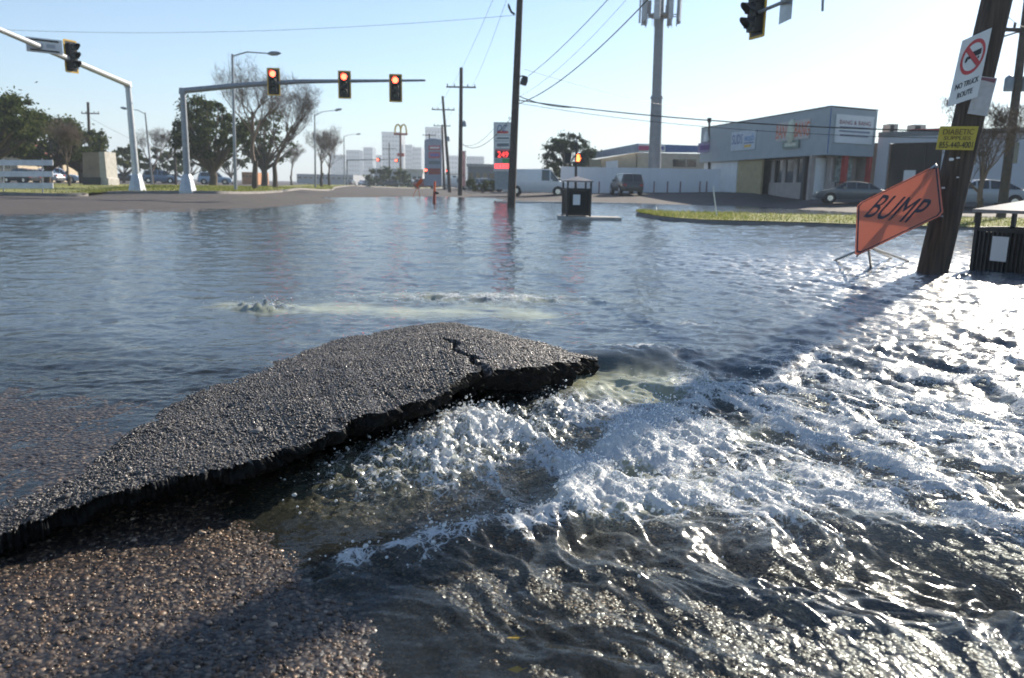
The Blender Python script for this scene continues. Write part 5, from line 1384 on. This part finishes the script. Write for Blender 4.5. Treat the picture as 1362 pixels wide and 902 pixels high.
for px0, px1 in ((784, 800), (895, 912), (914, 926)): MB().poly_prism([P(px0, 222, Yw - 3.2), P(px1, 222, Yw - 3.2), P(px1, 212, Yw - 3.2), P(px0, 212, Yw - 3.2)], (0, .1, 0)).build('window', M_glass, s1)
MB().poly_prism([P(806, 223, Yw - 2), P(822, 223, Yw - 2), P(822, 213, Yw - 2), P(806, 215, Yw - 2)], (0, .1, 0)).build('notice_panel', M_white, s1)
# cell tower
Yt = 78.0
bT, tT = P(869.5, 250, Yt), P(878.5, -25, Yt)
ct = thing('cell_tower', 'tall grey monopole cell tower with panel antennas', 'cell tower', bT)
M_tow = mat('tower_grey', (.20, .215, .235), .55, .2, var=.1)
m1 = bT.lerp(tT, .45)
MB().tube([bT, m1], [.62, .52], 14).build('lower_mast', M_tow, ct, True); MB().tube([m1, tT], [.46, .40], 14).build('upper_mast', M_tow, ct, True); MB().tube([m1 - Vector((0, 0, .15)), m1 + Vector((0, 0, .1))], [.60, .56], 14).build('collar', M_tow, ct)
cp_ = P(878, 21, Yt)
MB().poly_prism([cp_ + Vector((math.cos(a) * 1.15, math.sin(a) * 1.15, -.1)) for a in (k_ * 1.0472 for k_ in range(6))], (0, 0, .2)).build('platform', M_tow, ct)
for k_ in range(9):
    a = k_ * .698 + .2; rr_ = 1.85
    c = Vector((cp_.x + math.cos(a) * rr_, cp_.y + math.sin(a) * rr_, cp_.z + .75)); rad_ = Vector((math.cos(a), math.sin(a), 0)); tn = Vector((-rad_.y, rad_.x, 0))
    an = MB().obox(c, rad_ * .09, tn * (.2 if k_ % 3 else .28), Vector((0, 0, 1.35))).build('panel_antenna', mat('antenna_white', (.42, .44, .47), .5), ct)
    MB().tube([c - rad_ * .2 - Vector((0, 0, 1.6)), c - rad_ * .2 + Vector((0, 0, 1.4))], .045, 6).build('mount_pipe', M_tow, ct)
    MB().tube([Vector((cp_.x, cp_.y, cp_.z)) + rad_ * .9, c - rad_ * .2 - Vector((0, 0, .75))], .05, 5).build('strut', M_tow, ct)
    if k_ % 2: MB().obox(c - rad_ * .5, rad_ * .12, tn * .16, Vector((0, 0, .4))).build('radio_unit', M_tow, ct)
for k_ in range(6): MB().tube([cp_ + Vector((-1.2 + .45 * k_, -.4, -.1)), cp_ + Vector((-1.2 + .45 * k_, -.4, -.8 - .2 * (k_ % 3)))], .02, 4).build('cable', M_tow, ct)

# ================================================================== FUEL SIGN, ARCHES, FAR BUILDINGS
Yf = 58.0
fs_ = thing('fuel_price_sign', 'tall fuel station sign with a red lit price panel', 'price sign', P(670, 250, Yf))
def fp(x0, y0, x1, y1, d, th=.1): return MB().poly_prism([P(x0, y1, Yf + d), P(x1, y1, Yf + d), P(x1, y0, Yf + d), P(x0, y0, Yf + d)], (0, th, 0))
fp(656.5, 162.5, 684, 228, 0, .5).build('cabinet', M_galv, fs_); fp(658, 228, 682, 252, .05, .4).build('pedestal', M_galv2, fs_)
M_led = mat('led_red', (.3, .02, .02), .5, emit=(1.0, .05, .05), estr=1.6); M_pw = mat('backlit_white', (.7, .7, .68), .5)
fp(658.5, 164.5, 683, 179, -.03, .02).build('logo_panel', M_pw, fs_)
text('DZ', P(668, 170.5, Yf - .06), (1, 0, 0), (0, 0, 1), .75, .42, M_blue, fs_, shear=.3); fp(661, 174.5, 676, 177.5, -.05, .01).build('logo_stripe', mat('logo_red2', (.6, .06, .05), .5), fs_)
for y0, y1 in ((180.5, 187), (188.5, 197)):
    fp(658.5, y0, 683, y1, -.03, .02).build('panel', M_pw, fs_); fp(661, y0 + 2.2, 677, y1 - 2, -.05, .01).build('panel_print', mat('print_grey', (.15, .18, .2), .6), fs_)
fp(658.5, 198.5, 683, 201, -.03, .02).build('red_strip', mat('strip_red', (.5, .12, .14), .5), fs_)
fp(658.5, 201, 683, 210, -.03, .02).build('price_panel', M_ink, fs_); text('249', P(669, 205.5, Yf - .06), (1, 0, 0), (0, 0, 1), .75, .4, M_led, fs_)
fp(658.5, 211, 667, 217, -.03, .02).build('grey_panel', mat('panel_grey', (.3, .4, .36), .5), fs_); fp(668, 211, 677, 217, -.03, .02).build('green_panel', mat('panel_green', (.04, .3, .09), .5), fs_)
fp(658, 218, 678, 224, -.03, .02).build('red_panel', M_led, fs_); text('268', P(665.5, 221, Yf - .06), (1, 0, 0), (0, 0, 1), .6, .26, M_pw, fs_)
# arches
Yd = 175.0
ar = thing('arches_sign', 'tall pole sign topped with a pair of golden arches', 'pole sign', P(533, 247, Yd))
MB().tube([P(533, 247, Yd), P(532.5, 179, Yd)], [.28, .22], 8).build('pole', mat('pole_brown', (.12, .06, .05), .6), ar)
M_arch = mat('arch_yellow', (.62, .42, .08), .5)
for cx_ in (529.2, 536.8):
    pts = []
    for k_ in range(13):
        a = math.pi * k_ / 12; pts.append(P(cx_ - 3.9 * math.cos(a), 178 - 12.3 * math.sin(a) ** .7, Yd))
    MB().tube(pts, .19, 6).build('arch', M_arch, ar)
MB().obox(P(533, 178.5, Yd), (1.45, 0, 0), (0, .2, 0), (0, 0, .22)).build('red_band', mat('band_red', (.3, .07, .05), .5), ar)
MB().obox(P(533, 206, Yd), (.75, 0, 0), (0, .2, 0), (0, 0, .32)).build('small_sign', M_red, ar)
# tall restaurant sign
Ye = 128.0
rs_ = thing('restaurant_sign', 'wide tall roadside sign with red panels before the hazy tower', 'pylon sign', P(577, 247, Ye))
def ep(x0, y0, x1, y1, d, th=.1): return MB().poly_prism([P(x0, y1, Ye + d), P(x1, y1, Ye + d), P(x1, y0, Ye + d), P(x0, y0, Ye + d)], (0, th, 0))
ep(564.5, 187.5, 587.5, 247, 0, .6).build('pylon', mat('pylon_grey', (.30, .33, .40), .6), rs_)
MB().tube([P(565, 187.8, Ye + .3), P(572, 186, Ye + .3), P(580, 186, Ye + .3), P(587, 187.8, Ye + .3)], .22, 6).build('top_arch', MATS['pylon_grey'], rs_)
for y0, y1, m_ in ((193.5, 199.5, 'strip_red'), (202, 210.5, 'strip_red'), (214, 218.5, 'print_grey'), (224, 232, 'dull_red')):
    ep(570, y0, 585.5, y1, -.06, .03).build('panel', MATS[m_], rs_)
ep(572, 204.5, 584, 208, -.1, .03).build('lettering_band', mat('sign_blue', (.15, .15, .4), .5), rs_)
ep(572, 195.5, 584, 197.5, -.1, .03).build('lettering_band', M_white, rs_)
# banner and flag post by pole two
bn = thing('banner_sign', 'narrow upright red and white roadside banner beyond the upright pole', 'banner', P(617.5, 250, 80))
MB().poly_prism([P(615, 248, 80), P(618.5, 248, 80), P(618.5, 201, 80), P(615, 201, 80)], (0, .08, 0)).build('cloth', mat('banner_cloth', (.6, .3, .28), .7, var=.5, scale=1.2), bn); MB().tube([P(619.2, 250, 80), P(619.2, 200, 80)], .04, 5).build('staff', M_galv2, bn)
# second set of signals far ahead
fm_ = thing('signal_mast', 'far dark signal mast with small red lights along the road', 'signal mast', P(463, 247, 165))
MB().tube([P(462, 247, 165), P(461.5, 212, 165)], .16, 8).build('pole', M_galv2, fm_); MB().tube([P(461.5, 213, 165), P(505, 212.5, 165), P(532, 212, 165)], [.12, .1, .06], 6).build('arm', M_galv2, fm_)
for px, py in ((503.5, 212.5), (528, 213.5)):
    c = P(px, py, 164.6); h_ = MB().obox(c, (.35, 0, 0), (0, .12, 0), (0, 0, .35)).build('signal_head', M_black, fm_); MB().tube([c + Vector((-.15, -.13, 0)), c + Vector((-.15, -.18, 0))], .2, 8).build('red_lens', M_lred, h_)
for px, py, lab in ((566.5, 227.5, 'tiny far red traffic light at the foot of the tall restaurant sign'), (595, 228, 'tiny far red traffic light behind the leaning utility pole')):
    c = P(px, py, 120); t = thing('traffic_light', lab, 'traffic light', c, 'tiny far red lights')
    MB().obox(c, (.2, 0, 0), (0, .12, 0), (0, 0, .42)).build('housing', M_black, t); MB().tube([c + Vector((0, -.13, .12)), c + Vector((0, -.17, .12))], .16, 8).build('lens', M_lred, t); MB().tube([c - Vector((0, 0, .4)), Vector((c.x, c.y, .2))], .05, 5).build('post', M_galv2, t)

def simple_building(name, label, x0, x1, ytop, ybase, Y, depth, m_, floors=0, cols=0, cat='building', cap=None, wm_=None):
    a, b = P(x0, ybase, Y), P(x1, ybase, Y); zt_ = P((x0 + x1) / 2, ytop, Y).z
    t = thing(name, label, cat, (a.x, Y, min(a.z, .3)))
    MB().box(a.x, Y, -.5, b.x, Y + depth, zt_).build('wall', m_, t)
    if cap: MB().box(a.x - .2, Y - .2, zt_, b.x + .2, Y + depth + .2, zt_ + cap).build('roof', wm_ or M_conc, t)
    if floors:
        dz_ = (zt_ - 2) / floors; dx_ = (b.x - a.x) / cols
        proto = MB().box(0, 0, 0, dx_ * .62, .12, dz_ * .5).build('window', M_glass, t, local=False)
        first = True
        for i in range(floors):
            for j in range(cols):
                o_ = proto if first else proto.copy()
                if not first: COL.objects.link(o_); o_.parent = t
                first = False
                o_.location = Vector((a.x + dx_ * (j + .19), Y - .1, 1.5 + dz_ * (i + .25))) - t.location
    return t
M_t1 = mat('tower_stone', (.30, .31, .33), .7, var=.05, scale=.05); M_t2 = mat('tower_glass', (.20, .23, .27), .4, var=.05, scale=.05)
YS = 1100.0
simple_building('office_tower', 'hazy wide office block behind the far lamp', 461, 478.5, 199.5, 246, YS, 30, M_t2, 7, 5, 'tower')
simple_building('office_tower', 'hazy stepped office tower beside the wide block', 484, 496, 196, 246, YS + 60, 30, M_t2, 8, 4, 'tower')
simple_building('office_tower', 'low hazy block at the foot of the stepped tower', 478, 508, 206, 246, YS + 120, 30, M_t1, 6, 7, 'tower')
simple_building('office_tower', 'tallest pale hazy tower left of the arches sign', 508.5, 534, 178.5, 246, YS + 20, 40, M_t1, 11, 6, 'tower', 3)
simple_building('office_tower', 'hazy slab tower right of the arches sign', 535, 548, 192.5, 246, YS + 90, 30, M_t2, 9, 4, 'tower')
simple_building('office_tower', 'pale lower wing joined to the hazy slab tower', 548.5, 560.5, 196, 246, YS + 100, 30, M_t1, 8, 4, 'tower')
simple_building('office_tower', 'hazy tower rising behind the tall restaurant sign', 565.5, 589, 172, 246, YS + 40, 40, M_t1, 12, 6, 'tower', 3)
simple_building('office_tower', 'low hazy block right of the leaning poles', 620, 643, 208, 248, YS, 30, M_t2, 6, 6, 'tower')
simple_building('office_tower', 'faint low hazy block behind the leaning poles', 596, 612, 207, 248, YS + 150, 30, M_t1, 6, 4, 'tower')
simple_building('office_tower', 'faint wide hazy block beyond the bare pair of trees', 440, 460, 206, 246, YS + 80, 30, M_t1, 5, 6, 'tower')
simple_building('shop_building', 'low grey flat shop beyond the fuel sign', 622, 668, 222, 252, 120, 14, mat('shop_grey', (.22, .22, .22), .8), 1, 5, 'building', .4)
simple_building('shop_building', 'long pale flat-roofed restaurant ahead on the road', 498, 562, 229.5, 249, 205, 20, mat('pale_block', (.42, .42, .44), .8), 1, 9, 'building', .9)
simple_building('shop_building', 'low white box building behind the far poles', 560, 610, 233, 250, 215, 14, M_white, 1, 6, 'building', .5)
simple_building('shop_building', 'tan building with a red tiled roof behind the left oaks', -10, 26, 206, 246, 108, 14, M_cream, 1, 4, 'building')
simple_building('shop_building', 'smaller tan building behind the small bare tree', 56, 86, 203, 246, 118, 14, M_cream, 1, 3, 'building', .6)
t = thing('tiled_roof', 'red tiled hipped roof over the left tan building', 'roof', P(8, 206, 108))
a, b = P(-16, 206, 107), P(32, 206, 107); a.z = b.z = P(8, 206, 107).z - .02
MB().add([a, b, b + Vector((0, 16, 0)), a + Vector((0, 16, 0)), a + Vector((2.5, 6, 2.6)), b + Vector((-2.5, 6, 2.6))], [(0, 1, 5, 4), (1, 2, 5), (2, 3, 4, 5), (3, 0, 4), (3, 2, 1, 0)]).build('tiles', mat('roof_tile_red', (.42, .09, .06), .7), t)
simple_building('shop_building', 'gabled grey shed behind the white van', 688, 720, 226, 250, 100, 12, mat('shed_grey', (.28, .29, .31), .7), 1, 3, 'building')
simple_building('shop_building', 'low pale mall far behind the round oak', 395, 470, 232, 246, 260, 20, M_t1, 1, 10, 'building')
simple_building('shop_building', 'orange-fronted shop glimpsed beyond the oak trunks', 322, 336, 229, 245, 150, 10, mat('shop_orange', (.45, .2, .08), .7), 1, 3, 'building')

# ================================================================== OVERHEAD WIRES AND THE NEAR SIGNAL
def wire(label, a, b, sag, r=.014, n=20):
    a, b = Vector(a), Vector(b)
    pts = [a.lerp(b, i / n) - Vector((0, 0, sag * 4 * (i / n) * (1 - i / n))) for i in range(n + 1)]
    t = MB().tube(pts, r, 4).build('overhead_wire', M_wire)
    return tag(t, label, 'wire')
wire('overhead wire rising steeply from the flood lamp on the dark pole', P(703, 101, Ym), P(835, -30, 22), .15, .016)
wire('thick overhead wire climbing past the cell tower antennas', P(690, 138, Ym), P(880, -20, 20), .4, .02)
wire('faint thin wire climbing between the two thicker ones', P(692, 128, Ym), P(850, -20, 22), .3, .007)
wire('low cable running from the dark pole across the shop fascia', P(688, 133, Ym), P(1420, 176, 26), .35, .022, 30)
wire('thin companion cable just below the one across the shop fascia', P(688, 137, Ym), P(1420, 184, 26), .45, .010, 30)
wire('short slack service cable bundled beside the dark pole', P(688, 127, Ym), P(760, 143, Ym - 2), .12, .02)
wire('slack wire joining the upright far pole and the dark pole', P(613, 190, Y2), P(685, 150, Ym), .9, .018)
wire('lower slack wire sagging from the upright far pole', P(613, 192, Y2), P(656, 172, Yf), .5, .014)
wire('pole-top wire left of the dark pole climbing out of view', P(600, 115, Y2), P(668, -30, 30), .3, .008)
wire('second pole-top wire beside the dark pole climbing out of view', P(628, 115, Y2), P(684, -30, 30), .3, .008)
wire('faint wire crossing the sky above the left mast', P(-60, 36, 48), P(690, 20, Ym), .5, .008, 30)
wire('faint wire from the dark pole down past the cell tower', P(697, 92, Ym), P(960, 150, 60), .3, .008)
wire('wire between the leaning far pole and the upright one', P(577, 145, Y3), P(600, 115, Y2), .25, .010)
wire('far wire running back from the leaning far pole', P(602, 146, Y3), P(577, 180, 150), .4, .012)
wire('wire running from the transformer pole over the white building', P(1350, 44, Yr), P(1450, 20, 26), .1, .012)
wire('upper wire leaving the leaning pole towards the transformer pole', P(1338, 20, YL), P(1366, 36, Yr), .05, .006)
wire('low wire from the old pole behind the left oaks', P(122, 158, 92), P(250, 215, 120), .4, .015)

arm0 = P(1008, 17, 21.5); arm1 = P(1110, -26, 18.2); armE = arm1 + (arm1 - arm0).normalized() * 9
poleb = Vector((armE.x, armE.y, 0))
nm_ = thing('signal_mast', 'near signal mast arm entering over the shops from the right', 'signal mast', poleb)
MB().tube([poleb - Vector((0, 0, .4)), armE], [.2, .15], 12).build('pole', M_galv2, nm_, True); MB().tube([arm0, arm1, armE], [.045, .05, .06], 8).build('arm', M_galv2, nm_, True)
cT = P(1004.5, 14, 21.6)
traffic_light('dark traffic light hanging sideways high above the shop roofs', cT, Vector((-.94, -.33, 0)), None)
cP = P(1046, 4, 20.3); t = thing('lane_sign', 'back of a small grey sign on the near mast arm', 'sign', cP)
dv = Vector((arm1.x - arm0.x, arm1.y - arm0.y, 0)).normalized()
MB().obox(cP, (dv * .1 + Vector((.09, 0, .05))), Vector((-.05, -.02, 0)) * .2, (0, 0, .42)).build('panel', M_galv, t); MB().obox(cP + Vector((.03, .05, 0)), (.02, 0, 0), (0, .02, 0), (0, 0, .4)).build('stiffener', M_galv2, t)
cQ = P(1094, 6, 18.8); t = thing('detector_rod', 'short grey rod hanging from the near mast arm', 'rod', cQ); MB().tube([P(1095, -22, 18.7), P(1094, 15, 18.8)], .028, 6).build('rod', M_galv2, t); MB().tube([P(1095, -22, 18.7), P(1095, -27, 18.7)], [.05, .05], 8).build('clamp', M_black, t)

# two bright leaves lying on the stream bed
for px, py, lab in ((682, 850, 'small yellow leaf on the stream bed nearer the churning water'), (684, 892, 'small yellow leaf on the stream bed farther from the churning water')):
    c = G(px, py, -.115); t = thing('fallen_leaf', lab, 'leaf', c)
    MB().add([c + Vector(q_) for q_ in ((-.018, 0, .002), (-.008, -.011, .006), (.008, -.010, .0), (.02, .001, .004), (.008, .012, .005), (-.008, .010, .0))], [(0, 1, 2, 3, 4, 5)]).build('blade', mat('leaf_yellow', (.65, .38, .02), .5), t)
    MB().tube([c + Vector((.018, 0, .003)), c + Vector((.032, .004, .006))], .0012, 4).build('stalk', mat('leaf_yellow', (.65, .38, .02), .5), t)

# ================================================================== THE AIR
hz = MB().box(-2700, -60, -1.5, 2700, 2750, 95).build('haze', None)
tag(hz, 'pale bright haze hanging over the whole place', 'haze', kind='stuff')
m = bpy.data.materials.new('haze_air'); m.use_nodes = True; nt = m.node_tree
nt.nodes.remove(nt.nodes['Principled BSDF'])
pv = nt.nodes.new('ShaderNodeVolumePrincipled')
pv.inputs['Color'].default_value = (.80, .90, 1.0, 1); pv.inputs['Density'].default_value = .00062; pv.inputs['Anisotropy'].default_value = .1
nt.links.new(pv.outputs[0], nt.nodes['Material Output'].inputs['Volume'])
hz.data.materials.append(m)
